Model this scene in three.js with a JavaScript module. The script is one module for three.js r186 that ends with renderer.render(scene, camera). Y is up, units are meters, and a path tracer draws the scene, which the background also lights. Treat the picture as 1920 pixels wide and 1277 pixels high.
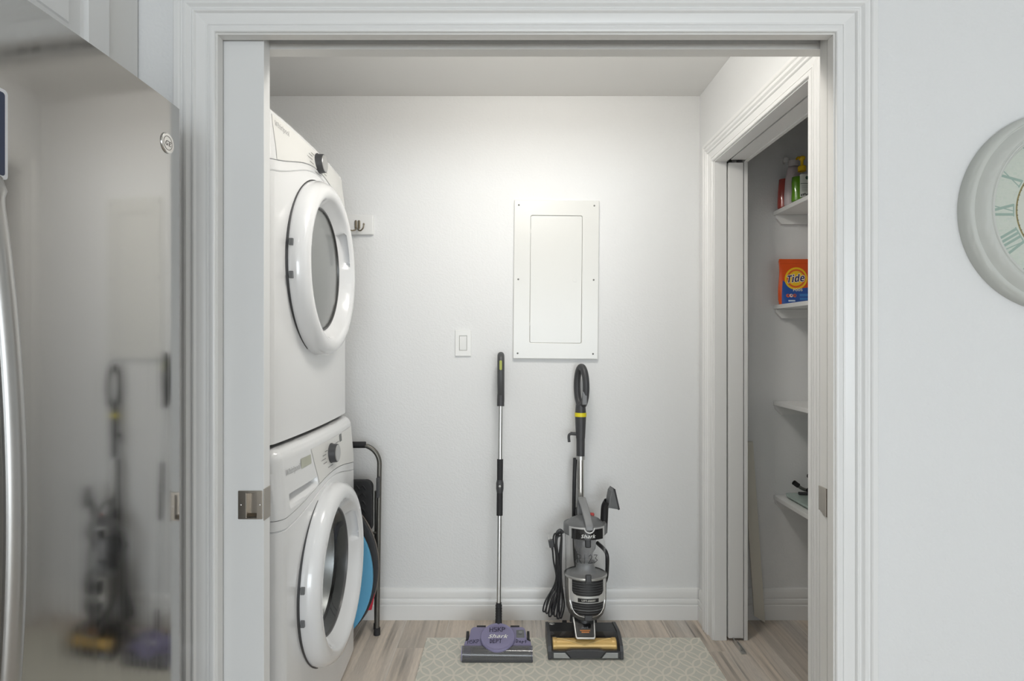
import * as THREE from 'three';
import { RoundedBoxGeometry } from 'three/addons/geometries/RoundedBoxGeometry.js';
import { mergeGeometries, mergeVertices, toCreasedNormals } from 'three/addons/utils/BufferGeometryUtils.js';
import { RectAreaLightUniformsLib } from 'three/addons/lights/RectAreaLightUniformsLib.js';

// ------------------------------------------------------------------ camera, light, exposure
RectAreaLightUniformsLib.init();
const scene = new THREE.Scene();
const renderer = new THREE.WebGLRenderer({ antialias: true });
renderer.toneMapping = THREE.LinearToneMapping;
renderer.toneMappingExposure = 1.0;
renderer.shadowMap.enabled = true;

const camera = new THREE.PerspectiveCamera(2 * Math.atan(638.5 / 1040) * 180 / Math.PI, 1920 / 1277, 0.02, 60);
camera.position.set(0, 1.30, 0);
camera.lookAt(0, 1.30, -1);
camera.setViewOffset(1920, 1277, 5, 0.5, 1920, 1277);          // lens shifted a little to the right

scene.background = new THREE.Color().setRGB(0.75, 0.86, 1.0);     // the sky outside the kitchen window

const DAYLIGHT = 5.8, LAUNDRY_LAMP = 0.31, LAUNDRY_DOWN = 28, KITCHEN_LAMP = 10;       // window and kitchen panels (radiance), each laundry bulb (candela)
const warmLamp = new THREE.Color().setRGB(1.0, 0.96, 0.89);
const coolDay = new THREE.Color().setRGB(0.895, 0.96, 1.0);

// window light: the glazed opening in the kitchen's rear wall
const daylight = new THREE.RectAreaLight(coolDay, DAYLIGHT, 3.6, 2.0);
daylight.name = 'window_daylight';
daylight.position.set(0.90, 1.12, 5.98);
daylight.lookAt(0.90, 1.12, 0);
scene.add(daylight);

// ------------------------------------------------------------------ helpers
const V = (x, y, z) => new THREE.Vector3(x, y, z);
const V2 = (x, y) => new THREE.Vector2(x, y);
let seedState = 12345;
const rnd = () => { seedState = (seedState * 1664525 + 1013904223) >>> 0; return seedState / 4294967296; };
const hash = (x, y, s = 0) => { let n = Math.imul(x | 0, 374761393) + Math.imul(y | 0, 668265263) + Math.imul(s | 0, 974711); n = Math.imul(n ^ (n >>> 13), 1274126177); return ((n ^ (n >>> 16)) >>> 0) / 4294967296; };
function vnoise(x, y, s = 0, px = 0, py = 0) {
  const ix = Math.floor(x), iy = Math.floor(y), fx = x - ix, fy = y - iy, u = fx * fx * (3 - 2 * fx), v = fy * fy * (3 - 2 * fy);
  const w = (a, p) => (p ? ((a % p) + p) % p : a);
  const h = (a, b) => hash(w(a, px), w(b, py), s);
  return (h(ix, iy) * (1 - u) + h(ix + 1, iy) * u) * (1 - v) + (h(ix, iy + 1) * (1 - u) + h(ix + 1, iy + 1) * u) * v;
}
const lin = (r, g, b) => new THREE.Color().setRGB(r, g, b);
const std = (color, roughness = 0.5, metalness = 0, extra = {}) => new THREE.MeshStandardMaterial({ color, roughness, metalness, ...extra });
const phys = (o) => new THREE.MeshPhysicalMaterial(o);

const taken = {};
function numbered(n) { if (!(n in taken)) { taken[n] = 0; return n; } taken[n] += 1; return n + '_' + String(taken[n]).padStart(3, '0'); }
function shade(o) { o.castShadow = true; o.receiveShadow = true; return o; }
function part(name, geo, m, parent, label) {
  const o = shade(new THREE.Mesh(geo, m)); o.name = name; parent.add(o);
  if (label) o.userData.label = label;
  return o;
}
function thing(name, label, category, pos = [0, 0, 0], turn = 0, group) {
  const o = new THREE.Group(); o.name = numbered(name); o.position.set(...pos); o.rotation.y = turn;
  o.userData = { label, category }; if (group) o.userData.group = group;
  scene.add(o); return o;
}
function structGroup(name, label, category = 'trim') {
  const o = new THREE.Group(); o.name = name; o.userData = { kind: 'structure', label, category }; scene.add(o); return o;
}
function structMesh(name, geo, m, label, category) {
  const o = shade(new THREE.Mesh(geo, m)); o.name = name; o.userData = { kind: 'structure', label, category }; scene.add(o); return o;
}
// geometry makers
function moved(g, x = 0, y = 0, z = 0, rx = 0, ry = 0, rz = 0) {
  g.applyMatrix4(new THREE.Matrix4().compose(V(x, y, z), new THREE.Quaternion().setFromEuler(new THREE.Euler(rx, ry, rz)), V(1, 1, 1)));
  return g;
}
const bx = (x0, x1, y0, y1, z0, z1) => moved(new THREE.BoxGeometry(Math.abs(x1 - x0), Math.abs(y1 - y0), Math.abs(z1 - z0)), (x0 + x1) / 2, (y0 + y1) / 2, (z0 + z1) / 2);
const rb = (x0, x1, y0, y1, z0, z1, r = 0.004, s = 2) => {
  const w = Math.abs(x1 - x0), h = Math.abs(y1 - y0), d = Math.abs(z1 - z0);
  return moved(new RoundedBoxGeometry(w, h, d, s, Math.min(r, w / 2.02, h / 2.02, d / 2.02)), (x0 + x1) / 2, (y0 + y1) / 2, (z0 + z1) / 2);
};
const cyl = (r0, r1, h, seg = 32) => new THREE.CylinderGeometry(r1, r0, h, seg);      // bottom radius, top radius
function rod(a, b, r0, r1 = r0, seg = 20) {
  const g = cyl(r0, r1, a.distanceTo(b), seg), q = new THREE.Quaternion().setFromUnitVectors(V(0, 1, 0), b.clone().sub(a).normalize());
  g.applyMatrix4(new THREE.Matrix4().compose(a.clone().add(b).multiplyScalar(0.5), q, V(1, 1, 1)));
  return g;
}
const tube = (pts, r, n = 40, rs = 10, closed = false, tension = 0.5) => new THREE.TubeGeometry(new THREE.CatmullRomCurve3(pts, closed, 'catmullrom', tension), n, r, rs, closed);
const lathe = (pts, seg = 48) => new THREE.LatheGeometry(pts.map(([r, y]) => V2(r, y)), seg);
function extrude(pts, depth, bevel = 0, holes = [], seg = 2) {
  const s = Array.isArray(pts) ? new THREE.Shape(pts.map((p) => V2(p[0], p[1]))) : pts;
  for (const h of holes) s.holes.push(Array.isArray(h) ? new THREE.Path(h.map((p) => V2(p[0], p[1]))) : h);
  return new THREE.ExtrudeGeometry(s, { depth, bevelEnabled: bevel > 0, bevelThickness: bevel, bevelSize: bevel, bevelOffset: -bevel, bevelSegments: seg, curveSegments: 20 });
}
function rrect(w, h, r, cx = 0, cy = 0) {
  const s = new THREE.Shape(), x = cx - w / 2, y = cy - h / 2;
  s.moveTo(x + r, y); s.lineTo(x + w - r, y); s.absarc(x + w - r, y + r, r, -Math.PI / 2, 0);
  s.lineTo(x + w, y + h - r); s.absarc(x + w - r, y + h - r, r, 0, Math.PI / 2);
  s.lineTo(x + r, y + h); s.absarc(x + r, y + h - r, r, Math.PI / 2, Math.PI);
  s.lineTo(x, y + r); s.absarc(x + r, y + r, r, Math.PI, Math.PI * 1.5);
  return s;
}
const strip = (g) => { const n = g.index ? g.toNonIndexed() : g; for (const k of Object.keys(n.attributes)) if (!['position', 'normal', 'uv'].includes(k)) n.deleteAttribute(k); return n; };
const merge = (...gs) => mergeGeometries(gs.flat().map(strip));
function metric(g) {           // uv in metres by the face's main direction
  g = g.index ? g.toNonIndexed() : g;
  const p = g.attributes.position, uv = new Float32Array(p.count * 2), a = V(), b = V(), c = V();
  for (let i = 0; i < p.count; i += 3) {
    a.fromBufferAttribute(p, i); b.fromBufferAttribute(p, i + 1); c.fromBufferAttribute(p, i + 2);
    const n = b.clone().sub(a).cross(c.clone().sub(a)), ax = Math.abs(n.x), ay = Math.abs(n.y), az = Math.abs(n.z);
    [a, b, c].forEach((q, k) => { const [u, v] = ax >= ay && ax >= az ? [q.z, q.y] : ay >= az ? [q.x, q.z] : [q.x, q.y]; uv[(i + k) * 2] = u; uv[(i + k) * 2 + 1] = v; });
  }
  g.setAttribute('uv', new THREE.BufferAttribute(uv, 2));
  return g;
}
const crease = (g, deg = 35) => toCreasedNormals(g, deg * Math.PI / 180);
function grid(rows, closedU = false, skip) {     // rows of Vector3
  const n = rows[0].length, pos = [], uv = [], idx = [];
  rows.forEach((r, j) => r.forEach((p, i) => { pos.push(p.x, p.y, p.z); uv.push(i / (n - 1), j / (rows.length - 1)); }));
  for (let j = 0; j < rows.length - 1; j++) for (let i = 0; i < n - (closedU ? 0 : 1); i++) {
    const k = (i + 1) % n, a = j * n + i, b = j * n + k, c = (j + 1) * n + i, d = (j + 1) * n + k;
    if (skip && skip(rows[j][i], rows[j + 1][k])) continue;
    idx.push(a, b, d, a, d, c);
  }
  const g = new THREE.BufferGeometry();
  g.setAttribute('position', new THREE.Float32BufferAttribute(pos, 3)); g.setAttribute('uv', new THREE.Float32BufferAttribute(uv, 2));
  g.setIndex(idx); g.computeVertexNormals();
  return g;
}
// textures
function dataTex(w, h, f, srgb = true, wrap = THREE.RepeatWrapping) {
  const d = new Uint8Array(w * h * 4);
  for (let y = 0; y < h; y++) for (let x = 0; x < w; x++) { const c = f(x, y), o = (y * w + x) * 4; for (let k = 0; k < 3; k++) d[o + k] = Math.max(0, Math.min(255, Array.isArray(c) ? c[k] : c)); d[o + 3] = 255; }
  const t = new THREE.DataTexture(d, w, h, THREE.RGBAFormat); t.magFilter = THREE.LinearFilter; t.minFilter = THREE.LinearMipmapLinearFilter; t.wrapS = t.wrapT = wrap;
  if (srgb) t.colorSpace = THREE.SRGBColorSpace;
  t.needsUpdate = true; return t;
}
function canvasTex(w, h, draw) {
  const c = document.createElement('canvas'); c.width = w; c.height = h; const x = c.getContext('2d'); draw(x, w, h);
  const t = new THREE.CanvasTexture(c); t.colorSpace = THREE.SRGBColorSpace; t.anisotropy = 8; return t;
}
function decalMat(w, h, draw, roughness = 0.5, extra = {}) {
  return new THREE.MeshStandardMaterial({ map: canvasTex(w, h, draw), transparent: true, roughness, ...extra });
}
const textDraw = (txt, font, color) => (x, w, h) => { x.font = font; x.fillStyle = color; x.textAlign = 'center'; x.textBaseline = 'middle'; x.fillText(txt, w / 2, h / 2); };
function scrawl(x, txt, px, py, size, color, lw, tilt = 0) {          // felt-tip capitals drawn stroke by stroke
  const S = { H: [[0, 0, 0, 1], [0, .5, .7, .45], [.7, 0, .65, 1]], S: [[.65, .1, .1, .05], [.1, .05, .05, .4], [.05, .4, .65, .55], [.65, .55, .55, .95], [.55, .95, 0, .95]],
    K: [[.05, 0, 0, 1], [.65, 0, .05, .55], [.2, .45, .7, 1]], P: [[.05, 0, 0, 1], [.05, 0, .65, .1], [.65, .1, .6, .45], [.6, .45, .05, .55]], D: [[.05, 0, .05, 1], [.05, 0, .6, .3], [.6, .3, .55, .75], [.55, .75, .05, 1]],
    E: [[.05, 0, 0, 1], [.05, 0, .6, 0], [.03, .5, .5, .45], [0, 1, .6, .95]], T: [[0, .05, .75, 0], [.4, 0, .35, 1]], R: [[.05, 0, 0, 1], [.05, 0, .65, .1], [.65, .1, .6, .45], [.6, .45, .05, .5], [.25, .5, .7, 1]],
    1: [[.3, 0, .3, 1]], 2: [[.05, .2, .35, 0], [.35, 0, .6, .25], [.6, .25, 0, 1], [0, 1, .7, .95]], 3: [[.05, .05, .6, .1], [.6, .1, .25, .45], [.25, .45, .65, .7], [.65, .7, 0, 1]],
    e: [[.1, .65, .6, .6], [.6, .6, .35, .4], [.35, .4, .1, .7], [.1, .7, .6, .95]], p: [[.1, .45, .1, 1.35], [.1, .5, .6, .6], [.6, .6, .1, .9]], t: [[.35, .1, .35, 1], [.05, .42, .65, .38]] };
  x.save(); x.translate(px, py); x.rotate(tilt); x.strokeStyle = color; x.lineWidth = lw; x.lineCap = 'round';
  [...txt].forEach((ch, i) => { for (const [a, b, c, d] of S[ch] || []) { x.beginPath(); x.moveTo((i * 0.95 + a) * size * 0.72, b * size); x.lineTo((i * 0.95 + c) * size * 0.72, d * size); x.stroke(); } });
  x.restore();
}

// ------------------------------------------------------------------ materials
const peel = dataTex(512, 512, (x, y) => { const n = 0.55 * vnoise(x / 9, y / 9, 1, 0, 0) + 0.3 * vnoise(x / 4, y / 4, 2) + 0.15 * vnoise(x / 22, y / 22, 3); return 255 * Math.min(1, Math.max(0, (n - 0.3) * 1.9)); }, false, THREE.MirroredRepeatWrapping);
const peelTex = peel.clone(); peelTex.repeat.set(2.8, 2.8); peelTex.needsUpdate = true;
const M = {};
M.wall = std(lin(0.85, 0.855, 0.855), 0.62, 0, { bumpMap: peelTex, bumpScale: 0.00045 });
M.ceiling = std(lin(0.88, 0.875, 0.86), 0.9);
M.trim = std(lin(0.89, 0.89, 0.88), 0.3);
M.doorPaint = std(lin(0.84, 0.845, 0.84), 0.4);
M.jamb = std(lin(0.82, 0.81, 0.785), 0.4);
M.track = std(lin(0.35, 0.35, 0.34), 0.5, 0.6);
M.enamel = phys({ color: lin(0.84, 0.845, 0.85), roughness: 0.25, clearcoat: 0.6, clearcoatRoughness: 0.12 });
M.gloss = phys({ color: lin(0.85, 0.855, 0.865), roughness: 0.18, clearcoat: 1, clearcoatRoughness: 0.04 });
M.cream = phys({ color: lin(0.82, 0.815, 0.79), roughness: 0.3 });
M.nickel = std(lin(0.46, 0.42, 0.37), 0.28, 1);
M.chrome = std(lin(0.72, 0.71, 0.69), 0.16, 1);
M.alu = std(lin(0.60, 0.60, 0.59), 0.3, 1);
M.black = std(lin(0.018, 0.018, 0.02), 0.4);
M.blackGloss = phys({ color: lin(0.012, 0.012, 0.013), roughness: 0.15, clearcoat: 0.6, clearcoatRoughness: 0.08 });
M.rubber = std(lin(0.022, 0.022, 0.024), 0.65);
M.charcoal = std(lin(0.055, 0.056, 0.06), 0.45);
M.grey = std(lin(0.17, 0.175, 0.18), 0.4);
M.midGrey = std(lin(0.27, 0.275, 0.28), 0.4);
M.silver = std(lin(0.55, 0.55, 0.54), 0.3, 0.75);
M.bright = std(lin(0.74, 0.74, 0.73), 0.28, 0.45);
M.purple = std(lin(0.265, 0.245, 0.40), 0.42);
M.gold = std(lin(0.72, 0.47, 0.15), 0.32, 0.15);
M.clear = phys({ color: 0xffffff, roughness: 0.03, transmission: 1, thickness: 0, ior: 1.45 });
M.smoke = phys({ color: lin(0.60, 0.60, 0.62), roughness: 0.08, transmission: 1, thickness: 0, ior: 1.45 });

// ------------------------------------------------------------------ floor
const woodTex = dataTex(1024, 1024, (x, y) => {       // grey-brown wood-look planks: grain runs along y
  const warp = 18 * vnoise(x / 120, y / 260, 5) + 5 * vnoise(x / 30, y / 90, 6), u = x + warp;
  let g = 0.55 * vnoise(u / 34, y / 300, 1) + 0.30 * vnoise(u / 13, y / 170, 2) + 0.15 * vnoise(u / 4, y / 90, 3);
  const dark = Math.pow(vnoise(u / 11, y / 210, 9), 4) * 1.6 * vnoise(x / 90, y / 120, 12), speck = vnoise(x / 2, y / 14, 8) - 0.5;
  const l = 1 + (g - 0.5) * 0.20 - dark * 0.28 + speck * 0.07, w = (vnoise(x / 90, y / 180, 11) - 0.5) * 8;
  return [219 * l + w, 208 * l, 196 * l - w];
}, true, THREE.MirroredRepeatWrapping);
const floor = structGroup('floor', 'grey-brown wood-look plank floor with pale joints', 'floor');
const plankMats = [1.0, 0.9, 1.08, 0.96].map((k) => std(lin(0.93 * k, 0.93 * k, 0.93 * k), 0.36, 0, { map: woodTex, bumpMap: woodTex, bumpScale: 0.0006 }));
part('grout', bx(-1.6, 1.65, -0.05, -0.0012, -2.62, -1.22), std(lin(0.74, 0.69, 0.63), 0.9), floor);
{
  const W = 0.198, L = 1.2, joints = { '-5': 2.345 };
  for (let k = -11; k <= 5; k++) {
    const x0 = 0.513 + k * W + 0.0016, x1 = x0 + W - 0.0032;
    let end = joints[k] ?? 1.45 + 1.1 * hash(k, 7);
    const cuts = [1.22, end, 2.62].filter((v, i, a) => i === 0 || v - a[i - 1] > 0.05);
    for (let j = 0; j < cuts.length - 1; j++) {
      const d0 = cuts[j] + 0.0016, d1 = cuts[j + 1] - 0.0016;
      const g = new RoundedBoxGeometry(x1 - x0, 0.012, d1 - d0, 1, 0.0008), p = g.attributes.position, n = g.attributes.normal, uv = g.attributes.uv;
      const ou = hash(k, j, 3) * 3, ov = hash(k, j, 4) * 3;
      for (let i = 0; i < p.count; i++) uv.setXY(i, (p.getX(i) + ou) / 0.75, (p.getZ(i) + ov) / 1.5);
      moved(g, (x0 + x1) / 2, -0.006, -(d0 + d1) / 2);
      part('plank', g, plankMats[(k * 7 + j * 3 + 77) % 4], floor);
    }
  }
  part('kitchen_floor', metric(merge(bx(-1.6, 2.9, -0.05, 0, -1.218, 6.1), bx(1.65, 2.9, -0.05, 0, -1.5, -1.218))), plankMats[0], floor);
}

// ------------------------------------------------------------------ room shell
structMesh('ceiling', bx(-1.65, 2.95, 2.44, 2.54, -2.75, 6.15), M.ceiling, 'flat off-white painted ceiling', 'ceiling');
structMesh('wall_back', metric(bx(-1.6, 1.66, 0, 2.44, -2.70, -2.59)), M.wall, 'white textured back wall behind the vacuum cleaner', 'wall');
structMesh('wall_left', metric(bx(-1.6, -1.5, 0, 2.44, -2.59, 6.0)), M.wall, 'white textured wall behind the washer and refrigerator', 'wall');
structMesh('wall_closet', metric(bx(1.555, 1.655, 0, 2.44, -2.59, -1.465)), M.wall, 'white side wall that carries the closet shelves', 'wall');
structMesh('wall_kitchen_right', metric(bx(2.8, 2.9, 0, 2.44, -1.465, 6.0)), M.wall, 'white kitchen side wall', 'wall');
{ // pocket wall between kitchen and laundry: two skins with the doors running between them
  const w = structGroup('wall_front', 'white textured wall round the wide pocket doorway', 'wall');
  const skin = (z0, z1, xl, xr, yt) => moved(metric(extrude([[-1.5, 0], [xl, 0], [xl, yt], [xr, yt], [xr, 0], [2.8, 0], [2.8, 2.44], [-1.5, 2.44]], z1 - z0)), 0, 0, -z1);
  part('front_skin', skin(1.36, 1.3828, -0.728, 0.807, 2.062), M.wall, w);
  part('rear_skin', skin(1.4235, 1.462, -0.728, 0.835, 2.062), M.wall, w);
  part('header', bx(-1.5, 2.8, 2.10, 2.44, -1.4235, -1.3828), M.jamb, w);
  part('end_stud', bx(-1.5, -1.44, 0, 2.10, -1.4235, -1.3828), M.jamb, w);
  part('end_stud', bx(1.62, 2.8, 0, 2.10, -1.4235, -1.3828), M.jamb, w);
}
{ // partition between laundry and closet
  const w = structGroup('wall_right', 'white textured partition with the closet doorway', 'wall');
  const skin = (x0, x1) => { const g = extrude([[1.462, 0], [1.633, 0], [1.633, 2.087], [2.415, 2.087], [2.415, 0], [2.59, 0], [2.59, 2.44], [1.462, 2.44]], x1 - x0); return moved(metric(g), x0, 0, 0, 0, Math.PI / 2, 0); };
  part('laundry_skin', skin(0.889, 0.941), M.wall, w);
  part('closet_skin', skin(1.015, 1.03), M.wall, w);
  part('header', bx(0.941, 1.015, 2.10, 2.44, -2.59, -1.462), M.jamb, w);
  part('near_stud', bx(0.941, 1.015, 0, 2.10, -1.62, -1.462), M.jamb, w);
}
{ // kitchen rear wall with a wide window (behind the camera)
  const g = extrude([[-1.5, 0], [2.8, 0], [2.8, 2.44], [-1.5, 2.44]], 0.1, 0, [[[-0.9, 0.12], [2.7, 0.12], [2.7, 2.12], [-0.9, 2.12]]]);
  structMesh('wall_kitchen_rear', moved(metric(g), 0, 0, 6.0), M.wall, 'white kitchen wall with a wide window', 'wall');
  const wd = structGroup('window_1', 'wide white framed kitchen window', 'window');
  const f = [[-0.9, -0.85, 0.12, 2.12], [2.65, 2.7, 0.12, 2.12], [0.875, 0.925, 0.17, 2.07]].map(([a, b, c, d]) => rb(a, b, c, d, 6.03, 6.08)), h = [[0.12, 0.17], [2.07, 2.12]].map(([c, d]) => rb(-0.85, 2.65, c, d, 6.03, 6.08));
  part('window_frame', merge(f, h), M.trim, wd);
  part('pane', bx(-0.85, 0.875, 0.17, 2.07, 6.052, 6.056), M.clear, wd);
  part('pane', bx(0.925, 2.65, 0.17, 2.07, 6.052, 6.056), M.clear, wd);
}

// ------------------------------------------------------------------ door casings, jambs, baseboards
const CASING = [[0, 0], [0, .008], [.0015, .0105], [.004, .0115], [.011, .0115], [.0135, .0105], [.015, .0075], [.017, .0075], [.018, .0098], [.022, .0098], [.0232, .0078], [.025, .0085], [.044, .0118], [.0452, .0152], [.0475, .0172], [.051, .0172], [.0535, .0152], [.055, .0135], [.0585, .0135], [.0605, .0165], [.064, .0200], [.068, .0208], [.072, .0195], [.0745, .0162], [.0785, .0162], [.0800, .0195], [.083, .0215], [.0935, .0215], [.096, .0195], [.096, 0]];
function casing(g, a0, a1, top, map) {
  const leg = (side) => {
    const lo = [], hi = [];
    for (const [o, p] of CASING) { const a = side < 0 ? a0 - o : a1 + o; lo.push(map(a, 0, p)); hi.push(map(a, top + o, p)); }
    return crease(strip(grid([lo, hi])), 30);
  };
  part('casing_leg', leg(-1), M.trim, g); part('casing_leg', leg(1), M.trim, g);
  const l = [], r = [];
  for (const [o, p] of CASING) { l.push(map(a0 - o, top + o, p)); r.push(map(a1 + o, top + o, p)); }
  part('casing_head', crease(strip(grid([l, r])), 30), M.trim, g);
}
casing(structGroup('trim_1', 'wide fluted white casing round the pocket doorway'), -0.717, 0.796, 2.051, (a, y, p) => V(a, y, -(1.36 - p)));
casing(structGroup('trim_2', 'fluted white casing round the closet doorway'), 1.629, 2.404, 2.076, (a, y, p) => V(0.889 - p, y, -a));
{
  const t = structGroup('trim_3', 'split jambs and sliding track of the pocket doorway');
  part('front_jamb', rb(-0.728, -0.713, 0, 2.062, -1.3812, -1.356, 0.001), M.jamb, t);
  part('front_jamb', rb(0.792, 0.807, 0, 2.062, -1.3812, -1.356, 0.001), M.jamb, t);
  part('front_head_jamb', rb(-0.713, 0.792, 2.047, 2.062, -1.3812, -1.356, 0.001), M.jamb, t);
  part('rear_jamb', rb(-0.728, -0.713, 0, 2.062, -1.462, -1.4235, 0.001), M.jamb, t);
  part('rear_jamb', rb(0.82, 0.835, 0, 2.062, -1.462, -1.4235, 0.001), M.jamb, t);
  part('rear_head_jamb', rb(-0.713, 0.82, 2.047, 2.062, -1.462, -1.4235, 0.001), M.jamb, t);
  part('track', merge(bx(-1.44, 1.62, 2.088, 2.099, -1.418, -1.388), bx(-1.44, 1.62, 2.074, 2.088, -1.391, -1.388), bx(-1.44, 1.62, 2.074, 2.088, -1.418, -1.415)), M.track, t);
}
{
  const t = structGroup('trim_4', 'split jambs and sliding track of the closet doorway');
  for (const [x0, x1] of [[0.887, 0.9405], [1.0155, 1.032]]) {
    part('jamb', rb(x0, x1, 0, 2.087, -2.415, -2.40, 0.001), M.trim, t);
    part('jamb', rb(x0, x1, 0, 2.087, -1.648, -1.633, 0.001), M.trim, t);
    part('head_jamb', rb(x0, x1, 2.072, 2.087, -2.40, -1.648, 0.001), M.trim, t);
  }
  part('track_cover', rb(0.952, 1.0155, 2.076, 2.09, -2.385, -1.648, 0.001), M.trim, t);
  part('track', bx(0.9405, 0.952, 2.085, 2.10, -2.42, -1.648), M.track, t);
}
const BASE = [[0, 0], [0, .015], [.066, .015], [.0685, .0135], [.070, .0115], [.0725, .0115], [.0745, .0138], [.078, .0148], [.090, .0142], [.0945, .0125], [.096, .0092], [.1005, .0092], [.103, .0112], [.112, .0118], [.128, .0105], [.138, .0085], [.1435, .0055], [.1446, .003], [.1446, 0]];
function baseboard(name, label, map, a0, a1) {
  structMesh(name, crease(strip(grid([BASE.map(([h, p]) => map(a0, h, p)), BASE.map(([h, p]) => map(a1, h, p))])), 30), M.trim, label, 'baseboard');
}
baseboard('baseboard_back', 'white moulded baseboard along the laundry back wall', (a, h, p) => V(a, h, -(2.59 - p)), -1.5, 0.889);
baseboard('baseboard_closet', 'white moulded baseboard inside the closet', (a, h, p) => V(a, h, -(2.59 - p)), 1.03, 1.555);
baseboard('baseboard_front', 'white moulded baseboard under the wall clock', (a, h, p) => V(a, h, -(1.36 - p)), 0.893, 2.8);
baseboard('baseboard_right', 'short white baseboard piece beside the closet casing', (a, h, p) => V(0.889 - p, h, -a), 2.502, 2.576);

// pocket doors
function recessPull(parent) {       // square flush pull, local x right, y up, z towards the viewer; plate centre at origin
  const w = 0.061, h = 0.071;
  const p = part('pull_plate', extrude(rrect(w, h, 0.002), 0.0022, 0.0006, [rrect(0.026, 0.062, 0.001, 0.003, -0.001)]), M.nickel, parent, 'square brushed nickel flush pull');
  part('recess', merge(bx(-0.010, 0.016, -0.032, 0.030, -0.013, -0.012), bx(-0.0105, -0.009, -0.032, 0.03, -0.012, 0.001), bx(0.0155, 0.017, -0.032, 0.03, -0.012, 0.001), bx(-0.01, 0.016, 0.0285, 0.03, -0.012, 0.001), moved(bx(-0.01, 0.016, -0.0008, 0.0008, -0.012, 0.002), 0, -0.029, 0, 0.35)), M.nickel, p);
  for (const s of [-0.0235, 0.0235]) part('screw', moved(new THREE.SphereGeometry(0.0026, 14, 8, 0, 6.3, 0, 1.57).scale(1, 0.5, 1), s, 0, 0.0022, Math.PI / 2), M.chrome, p);
  return p;
}
{
  const d = structGroup('door_1', 'white pocket door partly slid out beside the washer', 'door');
  const slab = extrude([[-1.40, 0.012], [-0.614, 0.012], [-0.614, 2.068], [-1.40, 2.068]], 0.033, 0.001, [[[-0.6585, 0.855], [-0.6320, 0.855], [-0.6320, 0.918], [-0.6585, 0.918]]]);
  part('slab', moved(slab, 0, 0, -1.4215), M.doorPaint, d);
  const p = recessPull(d); p.position.set(-0.6470, 0.8885, -1.3885 + 0.0012);
  part('edge_pull', rb(-0.6150, -0.6122, 0.849, 0.928, -1.4225, -1.3865, 0.0008), M.nickel, d);
  part('hanger', bx(-0.70, -0.68, 2.066, 2.088, -1.410, -1.396), M.track, d);
}
{
  const d = structGroup('door_2', 'white pocket door slid back into the wall beside the clock', 'door');
  part('slab', rb(0.795, 1.58, 0.012, 2.068, -1.4205, -1.3875, 0.0015), M.jamb, d);
  const s = new THREE.Shape(); s.moveTo(0, 0.928); s.lineTo(0.0325, 0.928); s.lineTo(0.0325, 0.867); s.quadraticCurveTo(0.020, 0.866, 0.012, 0.859); s.lineTo(0, 0.857); s.closePath();
  part('edge_pull', moved(extrude(s, 0.003, 0.0006), 0.7922, 0, -1.3880, 0, Math.PI / 2, 0), M.nickel, d, 'brushed nickel edge pull');
}
{
  const d = structGroup('door_3', 'white closet pocket door whose edge shows in the closet jamb', 'door');
  part('slab', rb(0.947, 1.011, 0.012, 2.068, -2.58, -2.396, 0.0015), M.trim, d);
  part('hanger', bx(0.965, 0.985, 2.066, 2.10, -2.43, -2.405), M.track, d);
}
{ // floor guide bracket of the closet door
  const t = thing('door_guide', 'small galvanised floor guide at the foot of the closet jamb', 'bracket', [0.972, 0, -2.34]);
  part('base', rb(-0.011, 0.011, 0, 0.003, -0.045, 0.045, 0.001), M.alu, t);
  part('fin', rb(-0.010, -0.007, 0.0025, 0.020, -0.05, 0.03, 0.001), M.alu, t);
  part('fin', rb(0.007, 0.010, 0.0025, 0.010, -0.05, 0.045, 0.001), M.alu, t);
  part('screw', moved(cyl(0.004, 0.003, 0.002, 12), 0, 0.0035, 0.02), M.track, t);
}

// ------------------------------------------------------------------ lamps
function downlight(x, z, strength, label, group, r = 0.075) {
  const t = thing('recessed_downlight', label, 'ceiling light', [x, 2.44, z], 0, group);
  part('bezel', lathe([[r, 0], [r + 0.002, -0.004], [r + 0.012, -0.005], [r + 0.018, -0.002], [r + 0.018, 0]], 40), M.trim, t);
  part('lamp_lens', moved(new THREE.CircleGeometry(r, 32), 0, -0.0015, 0, Math.PI / 2), std(0xffffff, 0.6, 0, { emissive: warmLamp, emissiveIntensity: 2.2 }), t);
  const l = new THREE.RectAreaLight(warmLamp, strength, r * 1.75, r * 1.75);
  l.name = 'downlight_lamp'; l.position.set(0, -0.008, 0); l.rotation.x = -Math.PI / 2; t.add(l);
}
{ // two-bulb flush dome on the laundry ceiling, hidden from the kitchen by the door header
  const t = thing('flush_ceiling_light', 'round opal glass dome light on the laundry ceiling', 'ceiling light', [0.10, 2.44, -1.68]);
  part('pan', lathe([[0.165, 0], [0.165, -0.018], [0.155, -0.022], [0, -0.022]], 48), M.nickel, t);
  part('lamp_dome', lathe([[0.155, -0.02], [0.158, -0.04], [0.145, -0.075], [0.105, -0.105], [0.05, -0.118], [0, -0.12]], 48), std(0xffffff, 0.4, 0, { emissive: warmLamp, emissiveIntensity: 2.0 }), t);
  for (const s of [-1, 1]) { const l = new THREE.PointLight(warmLamp, LAUNDRY_LAMP); l.name = 'dome_bulb'; l.position.set(s * 0.085, -0.06, 0); l.shadow.radius = 2.2; l.castShadow = true; t.add(l); }
  const d = new THREE.RectAreaLight(warmLamp, LAUNDRY_DOWN, 0.24, 0.24); d.name = 'dome_lamp'; d.position.set(0, -0.125, 0); d.rotation.x = -Math.PI / 2; t.add(d);
}
downlight(-0.1, -0.15, KITCHEN_LAMP, 'round white kitchen downlight on the refrigerator side', 'kitchen downlights', 0.085);
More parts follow.
